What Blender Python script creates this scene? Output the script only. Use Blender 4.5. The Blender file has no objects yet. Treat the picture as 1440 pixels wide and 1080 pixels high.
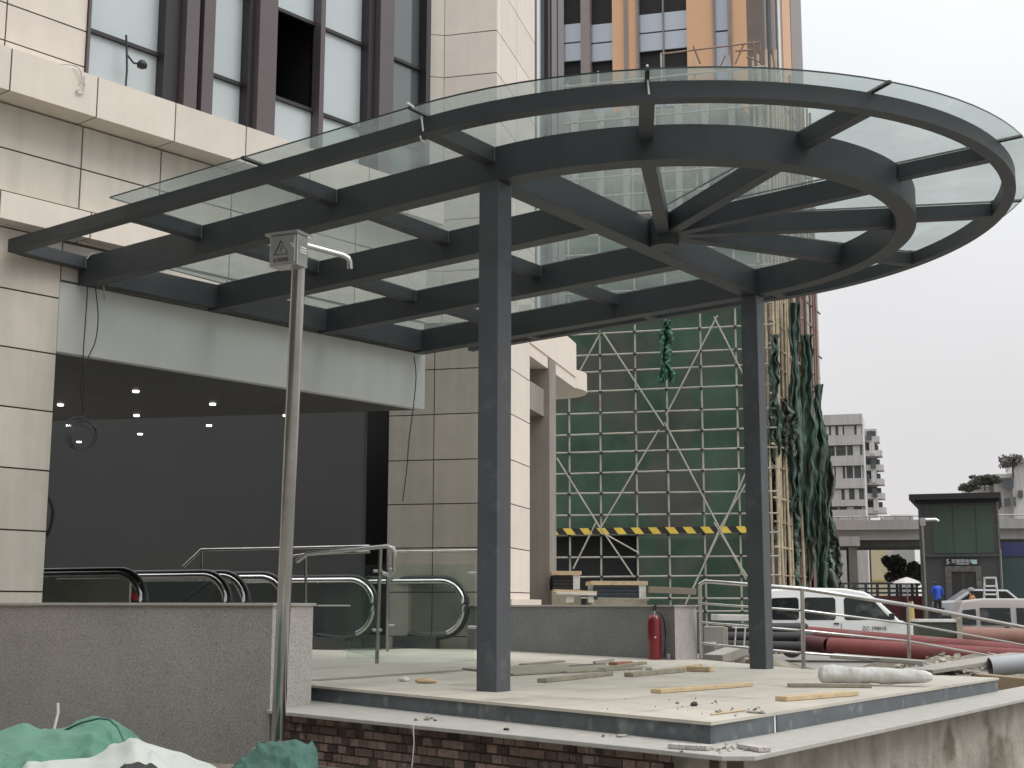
import bpy, bmesh, math, random
import numpy as np
from mathutils import Vector, Matrix, noise as mn
random.seed(7)
sc = bpy.context.scene
rad = math.radians
# ------------------------------------------------------------------ camera
EYE = np.array([0., 0., 1.6]); YAW, PITCH, ROLL, FPX = -.9634, .1606, .0021, 1932.34
FW = np.array([math.sin(-YAW)*math.cos(PITCH), math.cos(YAW)*math.cos(PITCH), math.sin(PITCH)])
r0 = np.cross(FW, [0, 0, 1]); r0 /= np.linalg.norm(r0); u0 = np.cross(r0, FW)
RT = r0*math.cos(ROLL)+u0*math.sin(ROLL); UP = -r0*math.sin(ROLL)+u0*math.cos(ROLL)
cd = bpy.data.cameras.new('camera'); cam = bpy.data.objects.new('camera', cd); sc.collection.objects.link(cam)
M3 = Matrix(((RT[0], UP[0], -FW[0]), (RT[1], UP[1], -FW[1]), (RT[2], UP[2], -FW[2])))
cam.matrix_world = Matrix.Translation(EYE) @ M3.to_4x4()
cd.sensor_width = 36; cd.lens = FPX/1440*36; cd.clip_start = .1; cd.clip_end = 2000
sc.camera = cam
# ------------------------------------------------------------------ sky and sun
SUN_EL, SUN_AZ = rad(52), rad(-78)          # direction the light comes from, azimuth from +X
w = bpy.data.worlds.new('World'); sc.world = w; w.use_nodes = True
nt = w.node_tree; nt.nodes.clear(); N = nt.nodes.new; Lk = nt.links.new
out = N('ShaderNodeOutputWorld'); bg = N('ShaderNodeBackground'); sky = N('ShaderNodeTexSky')
sky.sky_type = 'NISHITA'; sky.sun_disc = False; sky.sun_elevation = SUN_EL; sky.sun_rotation = math.pi/2-SUN_AZ
sky.dust_density = 4; sky.air_density = 1.2
hs = N('ShaderNodeHueSaturation'); hs.inputs['Saturation'].default_value = .3; hs.inputs['Value'].default_value = 1
Lk(sky.outputs[0], hs.inputs['Color'])
tc = N('ShaderNodeTexCoord'); sp = N('ShaderNodeSeparateXYZ'); Lk(tc.outputs['Generated'], sp.inputs[0])
cr = N('ShaderNodeValToRGB'); Lk(sp.outputs['Z'], cr.inputs[0])       # overcast: dim at the horizon, bright overhead
el = cr.color_ramp.elements
el[0].position = 0; el[0].color = (7.9, 7.65, 7.75, 1)
el[1].position = 1; el[1].color = (28, 28.5, 29, 1)
for p_, c_ in ((.16, (8.1, 8.0, 8.15)), (.32, (8.8, 8.95, 9.2)), (.45, (10.5, 10.8, 11.2)), (.65, (20, 20.3, 20.8))):
    e = el.new(p_); e.color = (*c_, 1)
nz = N('ShaderNodeTexNoise'); nz.inputs['Scale'].default_value = 2.2; nz.inputs['Detail'].default_value = 4
Lk(tc.outputs['Generated'], nz.inputs['Vector'])
mr = N('ShaderNodeMapRange'); mr.inputs[1].default_value = .3; mr.inputs[2].default_value = .7; mr.inputs[3].default_value = .94; mr.inputs[4].default_value = 1.06; Lk(nz.outputs['Fac'], mr.inputs[0])
ml = N('ShaderNodeMix'); ml.data_type = 'RGBA'; ml.blend_type = 'MULTIPLY'; ml.inputs[0].default_value = 1
Lk(cr.outputs[0], ml.inputs[6]); Lk(mr.outputs[0], ml.inputs[7])
mx = N('ShaderNodeMix'); mx.data_type = 'RGBA'; mx.inputs[0].default_value = .94
Lk(hs.outputs[0], mx.inputs[6]); Lk(ml.outputs[2], mx.inputs[7]); Lk(mx.outputs[2], bg.inputs[0])
bg.inputs[1].default_value = .1; Lk(bg.outputs[0], out.inputs[0])
sd = bpy.data.lights.new('sun', 'SUN'); sd.energy = .9; sd.angle = rad(24); sd.color = (1, .965, .91)
so = bpy.data.objects.new('sun', sd); sc.collection.objects.link(so)
sv = Vector((math.cos(SUN_EL)*math.cos(SUN_AZ), math.cos(SUN_EL)*math.sin(SUN_AZ), math.sin(SUN_EL)))
so.rotation_euler = sv.to_track_quat('Z', 'Y').to_euler(); so.location = sv*60
sc.view_settings.view_transform = 'Standard'; sc.view_settings.look = 'None'
sc.view_settings.exposure = 0; sc.view_settings.gamma = 1
sc.render.engine = 'CYCLES'
sc.cycles.max_bounces = 7; sc.cycles.transparent_max_bounces = 24
# ------------------------------------------------------------------ helpers: pixels of the photograph (1440 wide) to real places
def ray(x, y):
    d = FW*FPX+RT*(x-720)+UP*(540-y); return d/np.linalg.norm(d)
def onz(x, y, z): d = ray(x, y); return EYE+d*(z-1.6)/d[2]
def onpl(x, y, P, n):
    d = ray(x, y); n = np.array(n, float); return EYE+d*(n@(np.array(P, float)-EYE))/(n@d)
def atd(x, y, dep): d = ray(x, y); return EYE+d*dep/(d@FW)
def dirv(az): return np.array([math.cos(rad(az)), math.sin(rad(az)), 0.])
class Frame:      # vertical plane through P running along azimuth az; u along, o outward (towards the viewer), z up
    def __init__(s, P, az, flip=False):
        s.P = np.array([P[0], P[1], 0.]); s.t = dirv(az); s.n = np.array([s.t[1], -s.t[0], 0.])
        if flip: s.n = -s.n
    def px(s, x, y, off=0):
        q = onpl(x, y, s.P+s.n*off, s.n); return ((q-s.P)@s.t, q[2])
    def w(s, u, o, z): return s.P+s.t*u+s.n*o+np.array([0, 0, z])
WORLD = Frame((0, 0), 0); WORLD.n = np.array([0., 1., 0.])
# ------------------------------------------------------------------ mesh builder
class MB:
    def __init__(s): s.v = []; s.f = []; s.m = []; s.sm = []
    def add(s, vs, fs, m=0, smooth=False):
        b = len(s.v); s.v.extend([tuple(map(float, p)) for p in vs])
        for f in fs: s.f.append([b+i for i in f]); s.m.append(m); s.sm.append(smooth)
    def box(s, fr, u0, u1, o0, o1, z0, z1, m=0):
        vs = [fr.w(u, o, z) for z in (z0, z1) for o in (o0, o1) for u in (u0, u1)]
        s.add(vs, [(0, 2, 3, 1), (4, 5, 7, 6), (0, 1, 5, 4), (2, 6, 7, 3), (0, 4, 6, 2), (1, 3, 7, 5)], m)
    def prism(s, poly, z0, z1, m=0, zf=None):
        n = len(poly); zf = zf or (lambda x, y: 0)
        vs = [(x, y, z0+zf(x, y)) for x, y in poly]+[(x, y, z1+zf(x, y)) for x, y in poly]
        s.add(vs, [tuple(range(n))[::-1], tuple(range(n, 2*n))]+[(i, (i+1) % n, n+(i+1) % n, n+i) for i in range(n)], m)
    def beam(s, a, b, wd, h, m=0, up=(0, 0, 1)):   # bar from a to b, cross-section wd x h centred on the line
        a, b = np.array(a, float), np.array(b, float); d = b-a; d /= np.linalg.norm(d)
        r = np.cross(d, up); r /= np.linalg.norm(r); u = np.cross(r, d)
        vs = [p+r*i*wd/2+u*j*h/2 for p in (a, b) for i, j in ((-1, -1), (1, -1), (1, 1), (-1, 1))]
        s.add(vs, [(0, 1, 2, 3), (7, 6, 5, 4), (0, 4, 5, 1), (1, 5, 6, 2), (2, 6, 7, 3), (3, 7, 4, 0)], m)
    def tube(s, pts, r, n=8, m=0, cap=True):
        pts = [np.array(p, float) for p in pts]; rr = r if hasattr(r, '__len__') else [r]*len(pts)
        rings = []; ref = None
        for i, p in enumerate(pts):
            d = pts[min(i+1, len(pts)-1)]-pts[max(i-1, 0)]; d /= (np.linalg.norm(d)+1e-9)
            if ref is None: ref = np.array([0, 0, 1.]) if abs(d[2]) < .9 else np.array([1., 0, 0])
            a = np.cross(d, ref); a /= (np.linalg.norm(a)+1e-9); b = np.cross(d, a); ref = np.cross(a, d) if 0 else ref
            rings.append([p+(a*math.cos(t)+b*math.sin(t))*rr[i] for t in [2*math.pi*k/n for k in range(n)]])
        vs = [q for R_ in rings for q in R_]
        fs = [(i*n+k, i*n+(k+1) % n, (i+1)*n+(k+1) % n, (i+1)*n+k) for i in range(len(pts)-1) for k in range(n)]
        s.add(vs, fs, m, True)
        if cap: s.add(rings[0], [tuple(range(n))], m); s.add(rings[-1], [tuple(range(n))[::-1]], m)
    def lathe(s, c, prof, n=16, m=0):    # prof [(r,z)]
        c = np.array(c, float)
        vs = [c+np.array([r*math.cos(2*math.pi*k/n), r*math.sin(2*math.pi*k/n), z]) for r, z in prof for k in range(n)]
        s.add(vs, [(i*n+k, i*n+(k+1) % n, (i+1)*n+(k+1) % n, (i+1)*n+k) for i in range(len(prof)-1) for k in range(n)], m, True)
        s.add(vs[:n], [tuple(range(n))[::-1]], m); s.add(vs[-n:], [tuple(range(n))], m)
    def grid(s, fn, nu, nv, m=0, smooth=True):
        vs = [fn(i/(nu-1), j/(nv-1)) for j in range(nv) for i in range(nu)]
        s.add(vs, [(j*nu+i, j*nu+i+1, (j+1)*nu+i+1, (j+1)*nu+i) for j in range(nv-1) for i in range(nu-1)], m, smooth)
    def build(s, name, mats, parent=None, bevel=0, solid=0):
        me = bpy.data.meshes.new(name); me.from_pydata(s.v, [], s.f)
        me.polygons.foreach_set('material_index', s.m); me.polygons.foreach_set('use_smooth', s.sm)
        for m in (mats if isinstance(mats, (list, tuple)) else [mats]): me.materials.append(m)
        bm = bmesh.new(); bm.from_mesh(me)
        if not solid: bmesh.ops.recalc_face_normals(bm, faces=bm.faces)
        bm.to_mesh(me); bm.free(); me.update()
        o = bpy.data.objects.new(name, me); sc.collection.objects.link(o)
        if parent: o.parent = parent; o.matrix_parent_inverse = parent.matrix_basis.inverted()
        if bevel:
            b = o.modifiers.new('bevel', 'BEVEL'); b.width = bevel; b.segments = 2; b.limit_method = 'ANGLE'; b.angle_limit = rad(40)
        if solid:
            b = o.modifiers.new('solid', 'SOLIDIFY'); b.thickness = solid
        return o
def B1(name, mats, parent, fr, *a, **k):
    mb = MB(); mb.box(fr, *a); return mb.build(name, mats, parent, **k)
def tag(o, label=None, cat=None, group=None, kind=None):
    if label: o['label'] = label
    if cat: o['category'] = cat
    if group: o['group'] = group
    if kind: o['kind'] = kind
    return o
def thing(name, label, cat, loc, group=None):
    o = bpy.data.objects.new(name, None); o.empty_display_size = .1; sc.collection.objects.link(o)
    o.location = tuple(map(float, loc)); return tag(o, label, cat, group)
def copy_tree(o, parent=None):
    c = o.copy(); sc.collection.objects.link(c); c.parent = parent
    for ch in o.children: copy_tree(ch, c)
    return c
# ------------------------------------------------------------------ materials
def mat(name, col, rough=.7, metal=0, var=.12, scale=2., bump=0., bscale=30., spec=.5, island=0., streak=0., dirt_or_refl=None, coat=0):
    m = bpy.data.materials.new(name); m.use_nodes = True; t = m.node_tree; n = t.nodes; l = t.links
    p = n['Principled BSDF']; p.inputs['Roughness'].default_value = rough; p.inputs['Metallic'].default_value = metal
    p.inputs['Specular IOR Level'].default_value = spec
    if coat: p.inputs['Coat Weight'].default_value = coat; p.inputs['Coat Roughness'].default_value = .1
    g = n.new('ShaderNodeNewGeometry'); tx = n.new('ShaderNodeTexNoise'); tx.inputs['Scale'].default_value = scale; tx.inputs['Detail'].default_value = 6
    tx.inputs['Roughness'].default_value = .65
    l.new(g.outputs['Position'], tx.inputs['Vector'])
    r = n.new('ShaderNodeMapRange'); r.inputs[1].default_value = .25; r.inputs[2].default_value = .75
    r.inputs[3].default_value = 1-var; r.inputs[4].default_value = 1+var; l.new(tx.outputs['Fac'], r.inputs[0])
    fac = r.outputs[0]
    def mul(a, b):
        q = n.new('ShaderNodeMath'); q.operation = 'MULTIPLY'; l.new(a, q.inputs[0]); l.new(b, q.inputs[1]); return q.outputs[0]
    if island:
        r2 = n.new('ShaderNodeMapRange'); r2.inputs[3].default_value = 1-island; r2.inputs[4].default_value = 1+island
        l.new(g.outputs['Random Per Island'], r2.inputs[0]); fac = mul(fac, r2.outputs[0])
    if streak:       # run-down stains: noise stretched along z
        mp = n.new('ShaderNodeMapping'); mp.inputs['Scale'].default_value = (6, 6, .35); l.new(g.outputs['Position'], mp.inputs['Vector'])
        t2 = n.new('ShaderNodeTexNoise'); t2.inputs['Scale'].default_value = 1; t2.inputs['Detail'].default_value = 5; l.new(mp.outputs[0], t2.inputs['Vector'])
        r3 = n.new('ShaderNodeMapRange'); r3.inputs[1].default_value = .45; r3.inputs[2].default_value = .8; r3.inputs[3].default_value = 1; r3.inputs[4].default_value = 1-streak
        l.new(t2.outputs['Fac'], r3.inputs[0]); fac = mul(fac, r3.outputs[0])
    mxx = n.new('ShaderNodeMix'); mxx.data_type = 'RGBA'; mxx.blend_type = 'MULTIPLY'; mxx.inputs[0].default_value = 1
    mxx.inputs[6].default_value = (*col, 1); l.new(fac, mxx.inputs[7]); cout = mxx.outputs[2]
    if dirt_or_refl:
        t4 = n.new('ShaderNodeTexNoise'); t4.inputs['Scale'].default_value = dirt_or_refl[1]; t4.inputs['Detail'].default_value = 8; l.new(g.outputs['Position'], t4.inputs['Vector'])
        r4 = n.new('ShaderNodeMapRange'); r4.inputs[1].default_value = dirt_or_refl[2]; r4.inputs[2].default_value = dirt_or_refl[2]+.12; l.new(t4.outputs['Fac'], r4.inputs[0])
        m4 = n.new('ShaderNodeMix'); m4.data_type = 'RGBA'; l.new(r4.outputs[0], m4.inputs[0]); l.new(cout, m4.inputs[6]); m4.inputs[7].default_value = (*dirt_or_refl[0], 1); cout = m4.outputs[2]
    l.new(cout, p.inputs['Base Color'])
    if bump:
        t3 = n.new('ShaderNodeTexNoise'); t3.inputs['Scale'].default_value = bscale; t3.inputs['Detail'].default_value = 5; l.new(g.outputs['Position'], t3.inputs['Vector'])
        b = n.new('ShaderNodeBump'); b.inputs['Strength'].default_value = bump; b.inputs['Distance'].default_value = .02
        l.new(t3.outputs['Fac'], b.inputs['Height']); l.new(b.outputs[0], p.inputs['Normal'])
    r5 = n.new('ShaderNodeMapRange'); r5.inputs[3].default_value = max(.02, rough-.08); r5.inputs[4].default_value = min(1, rough+.1)
    l.new(tx.outputs['Fac'], r5.inputs[0]); l.new(r5.outputs[0], p.inputs['Roughness'])
    return m
def granite(name, a, b, c, sc_=90):
    m = mat(name, a, .75, var=.16, scale=1.1); t = m.node_tree; n = t.nodes; l = t.links; p = n['Principled BSDF']
    src = p.inputs['Base Color'].links[0].from_socket
    g = n.new('ShaderNodeNewGeometry')
    v = n.new('ShaderNodeTexNoise'); v.inputs['Scale'].default_value = sc_; v.inputs['Detail'].default_value = 3; l.new(g.outputs['Position'], v.inputs['Vector'])
    r = n.new('ShaderNodeValToRGB'); e = r.color_ramp.elements; e[0].position = .36; e[0].color = (*b, 1); e[1].position = .62; e[1].color = (*c, 1)
    x = e = r.color_ramp.elements.new(.5); x.color = (1, 1, 1, 1)
    l.new(v.outputs['Fac'], r.inputs[0])
    q = n.new('ShaderNodeMix'); q.data_type = 'RGBA'; q.blend_type = 'MULTIPLY'; q.inputs[0].default_value = 1
    l.new(src, q.inputs[6]); l.new(r.outputs[0], q.inputs[7]); l.new(q.outputs[2], p.inputs['Base Color'])
    return m
def glass(name, tint, milk, milk_col, refl=.1, rough=.02, dirt_or_refl=0.):
    m = bpy.data.materials.new(name); m.use_nodes = True; t = m.node_tree; n = t.nodes; l = t.links; n.clear()
    o = n.new('ShaderNodeOutputMaterial'); tr = n.new('ShaderNodeBsdfTransparent'); tr.inputs[0].default_value = (*tint, 1)
    df = n.new('ShaderNodeBsdfDiffuse'); df.inputs[0].default_value = (*milk_col, 1); tl = n.new('ShaderNodeBsdfTranslucent'); tl.inputs[0].default_value = (*milk_col, 1)
    ms = n.new('ShaderNodeMixShader'); ms.inputs[0].default_value = .5; l.new(df.outputs[0], ms.inputs[1]); l.new(tl.outputs[0], ms.inputs[2])
    g = n.new('ShaderNodeNewGeometry'); tx = n.new('ShaderNodeTexNoise'); tx.inputs['Scale'].default_value = 1.7; tx.inputs['Detail'].default_value = 7; l.new(g.outputs['Position'], tx.inputs['Vector'])
    r = n.new('ShaderNodeMapRange'); r.inputs[1].default_value = .3; r.inputs[2].default_value = .75; r.inputs[3].default_value = milk*(1-dirt_or_refl); r.inputs[4].default_value = min(1, milk*(1+dirt_or_refl)); l.new(tx.outputs['Fac'], r.inputs[0])
    m1 = n.new('ShaderNodeMixShader'); l.new(r.outputs[0], m1.inputs[0]); l.new(tr.outputs[0], m1.inputs[1]); l.new(ms.outputs[0], m1.inputs[2])
    gl = n.new('ShaderNodeBsdfGlossy'); gl.inputs['Roughness'].default_value = rough
    fr = n.new('ShaderNodeLayerWeight'); fr.inputs[0].default_value = refl
    bf = n.new('ShaderNodeMath'); bf.operation = 'SUBTRACT'; bf.inputs[0].default_value = 1; l.new(g.outputs['Backfacing'], bf.inputs[1])
    bm_ = n.new('ShaderNodeMath'); bm_.operation = 'MULTIPLY'; l.new(bf.outputs[0], bm_.inputs[0]); l.new(fr.outputs['Fresnel'], bm_.inputs[1])
    m2 = n.new('ShaderNodeMixShader'); l.new(bm_.outputs[0], m2.inputs[0]); l.new(m1.outputs[0], m2.inputs[1]); l.new(gl.outputs[0], m2.inputs[2])
    l.new(m2.outputs[0], o.inputs[0]); return m
def emit(name, col, s):
    m = bpy.data.materials.new(name); m.use_nodes = True; p = m.node_tree.nodes['Principled BSDF']
    p.inputs['Base Color'].default_value = (*col, 1); p.inputs['Emission Color'].default_value = (*col, 1); p.inputs['Emission Strength'].default_value = s; return m
def srgb(r, g, b): return tuple(((c/255)/12.92 if c/255 < .04045 else ((c/255+.055)/1.055)**2.4) for c in (r, g, b))
STEEL = mat('painted_steel', (.036, .0415, .046), .5, .0, .2, 2.5, .05, 60, streak=.15, dirt_or_refl=((.048, .05, .052), 2.3, .6))
COLM = mat('column_paint', (.068, .074, .084), .42, 0, .16, 2.5, .05, 50, dirt_or_refl=((.105, .11, .12), 4.5, .6))
RISER = mat('riser_paint', (.085, .10, .11), .5, .0, .35, 5, .05, 50, dirt_or_refl=((.19, .20, .195), 6, .56))
STONE = mat('beige_stone', (.68, .605, .53), .72, 0, .06, 2.2, .12, 45, island=.05, streak=.05)
STONED = mat('weathered_stone', (.57, .525, .455), .75, 0, .08, 2.2, .12, 45, island=.05, streak=.16, dirt_or_refl=((.36, .33, .28), 1.7, .7))
JOINT = mat('joint', (.06, .05, .045), .9)
PANEL = mat('lintel_panel', (.50, .51, .49), .55, 0, .05, 1.4, 0, 30, streak=.06)
GRAN = granite('grey_granite', (.32, .298, .275), (.62, .62, .62), (1.25, 1.24, 1.22), 110)
GRANL = granite('light_granite', (.44, .41, .385), (.55, .53, .52), (1.15, 1.15, 1.15), 110)
GRAND = granite('dark_granite', (.20, .202, .195), (.70, .70, .70), (1.2, 1.2, 1.2), 75)
FLOOR = mat('pale_granite_paving', (.48, .442, .378), .6, 0, .16, 1.6, .05, 60, dirt_or_refl=((.34, .31, .26), 1.3, .58))
TREAD = mat('tread_granite', (.38, .365, .33), .6, 0, .14, 9, .08, 70, dirt_or_refl=((.42, .39, .34), 5, .66))
BRICK = mat('brick', (.20, .14, .115), .9, 0, .35, 14, .7, 60, island=.7, dirt_or_refl=((.34, .28, .25), 5, .57))
MORTAR = mat('mortar', (.105, .075, .06), .95, 0, .3, 12, .6, 40)
CONC = mat('stained_concrete', (.34, .315, .265), .9, 0, .38, 3, .8, 18, streak=.22, dirt_or_refl=((.14, .125, .09), 1.9, .54))
SS = mat('stainless', (.56, .55, .53), .24, 1, .12, 5, 0)
SSD = mat('dull_stainless', (.34, .33, .31), .2, 1, .25, 5, 0)
CANG = glass('canopy_glass', (.84, .875, .862), .26, (.44, .475, .46), .12, .03, .4)
CLEAR = glass('rail_glass', (.90, .94, .92), .02, (.5, .6, .55), .06, .01, .3)
ESCG = glass('escalator_glass', (.82, .84, .83), .05, (.25, .27, .26), .1, .02, .3)
WING = mat('window_glass', (.10, .12, .12), .04, 0, .12, .8, 0, 30, spec=1.2)
FROST = mat('frosted_window', (.48, .53, .54), .3, 0, .05, 1, 0, 30, spec=.8)
WFRAME = mat('brown_window_frame', (.105, .085, .088), .45, .1, .08)
WDARK = mat('dark_window_frame', (.025, .021, .023), .5)
DARK = mat('dark_interior', (.018, .018, .018), .8)
CEIL = mat('dark_ceiling', (.04, .039, .037), .5)
HALL = mat('grey_hall_wall', (.055, .058, .055), .6, 0, .08, 1)
RUBBER = mat('black_rubber', (.012, .012, .012), .4)
LAMP = emit('lamp', (1, .97, .92), 3.2)
WOOD = mat('plank_wood', (.50, .38, .23), .75, 0, .25, 9, .2, 50)
WOODG = mat('grey_wood', (.27, .25, .185), .85, 0, .3, 7, .3, 50)
CLOTH = mat('green_net', (.075, .19, .13), .85, 0, .35, 5, .35, 140, dirt_or_refl=((.10, .215, .155), 1.2, .5))
CLOTH2 = mat('dark_green_net', (.055, .125, .10), .9, 0, .25, 4, .3, 140)
WHITE = mat('white_sheet', (.40, .425, .39), .55, 0, .06, 2)
WPL = mat('white_plastic', (.60, .58, .55), .5, 0, .12, 4, .3, 20)
DIRTM = mat('soil', (.15, .13, .10), .95, 0, .4, 2, .9, 12, dirt_or_refl=((.28, .26, .22), .9, .55))
ASPH = mat('dusty_concrete_ground', (.22, .21, .19), .95, 0, .25, .4, .4, 10)
RED = mat('extinguisher_red', (.19, .012, .018), .3, 0, .1, 6, coat=.3)
BLACK = mat('black_plastic', (.015, .015, .016), .5)
def text(name, s, size, P, xd, up, m, parent, ext=.001):
    c = bpy.data.curves.new(name, 'FONT'); c.body = s; c.size = size; c.extrude = ext; c.align_x = 'CENTER'; c.align_y = 'CENTER'
    o = bpy.data.objects.new(name, c); sc.collection.objects.link(o)
    bpy.context.view_layer.update()
    me = bpy.data.meshes.new_from_object(o.evaluated_get(bpy.context.evaluated_depsgraph_get())); bpy.data.objects.remove(o)
    xd = Vector(xd).normalized(); up = Vector(up).normalized(); zd = xd.cross(up)
    M = Matrix((xd, up, zd)).transposed().to_4x4(); M.translation = Vector(P)
    me.transform(M); me.materials.clear(); me.materials.append(m)
    o = bpy.data.objects.new(name, me); sc.collection.objects.link(o); o.parent = parent
    if parent: o.matrix_parent_inverse = parent.matrix_basis.inverted()
    return o
ZP = .926     # top of the entrance platform
# ================================================================== SETTING
g = MB(); g.add([(-600, -600, 0), (900, -600, 0), (900, 900, 0), (-600, 900, 0)], [(0, 1, 2, 3)])
tag(g.build('ground', ASPH), kind='structure')
# soil bank on the right where the pipes lie, and beyond the platform
def bank(u, v):
    dep = 15.5+u*16; x = 960+v*620
    P = atd(x, 853, dep); e = min(1, u*5, (1-u)*3, v*6+.25, 1)
    h = (.55+.1*math.sin(x*.02))*max(0, e)+.28*mn.noise(Vector((P[0]*.5, P[1]*.5, 0)))+.09*mn.noise(Vector((P[0]*2.3, P[1]*2.3, 3)))
    return (P[0], P[1], max(-.05, h if 0 < u < 1 and v < 1 else -.1))
g = MB(); g.grid(bank, 70, 80); tag(g.build('soil_bank', DIRTM), kind='structure')
pz = [atd(x, 853, d) for x, d in ((1150, 50), (1700, 50), (1900, 190), (1150, 190))]
g = MB(); g.prism([(p[0], p[1]) for p in pz], .0, 1.0); tag(g.build('raised_plaza', ASPH), kind='structure')
nb = [atd(x, 853, d) for x, d in ((-300, 3.5), (470, 6), (430, 9.2), (385, 10.2), (-300, 12))]
g = MB(); g.prism([(nb[i][0], nb[i][1]) for i in (0, 1, 2, 3, 4)], -.1, .45); tag(g.build('earth_bank', DIRTM), kind='structure')
# ================================================================== MAIN BUILDING
FA = math.degrees(math.atan2(-.0939, .9956)); F = Frame((9.1, 12.05), FA)
assert F.n[1] < 0
bld = thing('commercial_building', 'beige stone clad building with brown framed windows and a dark escalator hall behind the canopy', 'building', (9.1, 12.05, 0))
def tiles(mb, fr, us, zs, o0, o1, gap=.0085, m=0, back=1):
    for a, b in zip(us[:-1], us[1:]):
        for c, d in zip(zs[:-1], zs[1:]): mb.box(fr, a+gap, b-gap, o0, o1+random.uniform(0, .0015), c+gap, d-gap, m)
    if back: mb.box(fr, us[0]+.012, us[-1]-.012, o0-.02, o1-.014, zs[0]+.012, zs[-1]-.012, 1)
# left pier
mb = MB(); zj = [0, .5, 1.12, 1.74, 2.355, 2.98, 3.60, 4.212, 4.815, 5.45]
tiles(mb, F, [-6, -5, -4, -3, -2, -1.15, -.15], zj, -.5, 0); mb.build('left_pier', [STONED, JOINT], bld)
# wall between lintel and upper band
mb = MB(); tiles(mb, F, [-6, -5, -4, -3, -2, -1, .02, 1.04, 2.06, 3.08, 4.1, 5.45], [5.45, 5.83, 6.285, 6.765], -.4, 0); mb.build('stone_wall', [STONED, JOINT], bld)
mb = MB(); tiles(mb, F, [-.14, 1.04, 2.06, 3.08, 4.1, 5.44], [5.02, 5.44], -.4, -.02); mb.build('stone_wall', [STONED, JOINT], bld)
mb = MB(); tiles(mb, F, [-6, -5, -4, -3, -2.05, -1, .05, 1.12], [5.47, 5.77], -.1, .2); mb.build('lower_band', [STONE, JOINT], bld)
mb = MB(); us = [-6.1, -5.09, -4.08, -3.07, -2.06, -1.05, -.04, .97, 1.98, 2.99, 4.0, 4.72, 5.44]
tiles(mb, F, us, [6.768, 7.238], -.3, .34); mb.build('upper_band', [STONE, JOINT], bld)
mb = MB(); tiles(mb, F, [-6, -5, -4, -3, -1.98, -.95, 0.0], [7.24, 7.44, 7.85, 8.7, 9.5, 10.4, 11.3, 12.2, 13.1, 14], -.4, 0); mb.build('stone_wall', [STONE, JOINT], bld)
# lintel panel with its underside, reveals
mb = MB()
mb.box(F, -.15, 5.45, -.125, -.004, 4.245, 5.0); mb.box(F, 5.0, 5.45, -.55, -.13, 4.46, 5.0); mb.build('lintel', [PANEL], bld, bevel=.006)
# windows of the first floor
Z0, Z1, Z2, Z3, Z4 = 7.24, 7.93, 9.11, 11.2, 13.6
def pane(u0, u1, z0, z1, m=FROST): B1('window_pane', m, bld, F, u0, u1, -.16, -.12, z0+.003, z1-.003)
for u0, u1 in ((0.0, 1.0), (1.62, 2.22), (3.46, 4.24)):
    pane(u0, u1, Z0, Z1); pane(u0, u1, Z1, Z2); pane(u0, u1, Z2, Z3); pane(u0, u1, Z3, Z4)
pane(2.58, 3.38, Z0, Z1); pane(2.58, 3.38, Z2, Z3); pane(2.58, 3.38, Z3, Z4)
for a, b in ((Z0, Z1), (Z1, Z2), (Z2, Z3), (Z3, Z4)): pane(4.7, 5.36, a, b, WING)
mb = MB(); mb.box(F, 2.3, 3.6, -2.6, -2.5, 7, 10); mb.box(F, 2.3, 3.6, -2.5, -.2, 6.9, 7.0); mb.box(F, 2.2, 2.3, -2.5, -.2, 7, 10); mb.box(F, 3.5, 3.6, -2.5, -.2, 7, 10)
mb.box(F, 2.3, 3.6, -2.5, -.2, 9.9, 10); mb.build('dark_room', DARK, bld)
mb = MB(); mb.box(F, -.02, 5.45, -.3, -.2, 10, 14); mb.box(F, -.02, 2.3, -.3, -.2, 7, 10); mb.box(F, 3.5, 5.45, -.3, -.2, 7, 10); mb.build('curtain_wall_back', DARK, bld)
for (u0, u1) in ((1.22, 1.40), (1.47, 1.63), (2.30, 2.58), (4.36, 4.62)):
    B1('window_fin', WFRAME, bld, F, u0, u1, -.12, .13, Z0+.002, Z4)
for (u0, u1) in ((1.0, 1.22), (1.40, 1.47), (2.22, 2.30), (4.24, 4.36), (4.62, 4.70), (5.36, 5.45)):
    B1('dark_frame', WDARK, bld, F, u0, u1, -.12, .03, Z0+.002, Z4)
for (u0, u1) in ((3.385, 3.46), (-.0, .03)):
    B1('mullion', WFRAME, bld, F, u0, u1, -.12, .03, Z0+.002, Z4)
for (u0, u1) in ((.03, 1.0), (1.63, 2.22), (2.58, 3.385), (3.46, 4.24), (4.70, 5.36)):
    for z in (Z1, Z2, Z3): B1('transom', WDARK, bld, F, u0, u1, -.12, -.075, z-.022, z+.022)
# escalator hall
mb = MB(); ca, cb_ = F.w(-.9, -17.3, 0), F.w(-.9, -.13, 0); cc_ = F.w(5.45, -.13, 0); cd_ = cc_+dirv(112)*8; ce_ = cd_+dirv(98)*9.5; 
mb.prism([tuple(p[:2]) for p in (ca, cb_, cc_, cd_, ce_)], 4.25, 4.45)
mb.build('hall_ceiling', CEIL, bld)
q1 = onz(515, 905, ZP)
hw = Frame((22.2, 19.2), FA+0)
B1('hall_back_wall', mat('shaded_hall_wall', (.022, .023, .022), .7), bld, F, -.7, 13, -17.3, -17.1, -2, 4.24)  # back wall coloured darker to paint in the daylight fading inwards
B1('hall_side_wall', HALL, bld, F, -.9, -.7, -17.1, -.5, -2, 4.24)
B1('building_return', STONED, bld, F, 5.0, 5.45, -.56, -.2, 5.0, 14) if 0 else None
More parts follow.
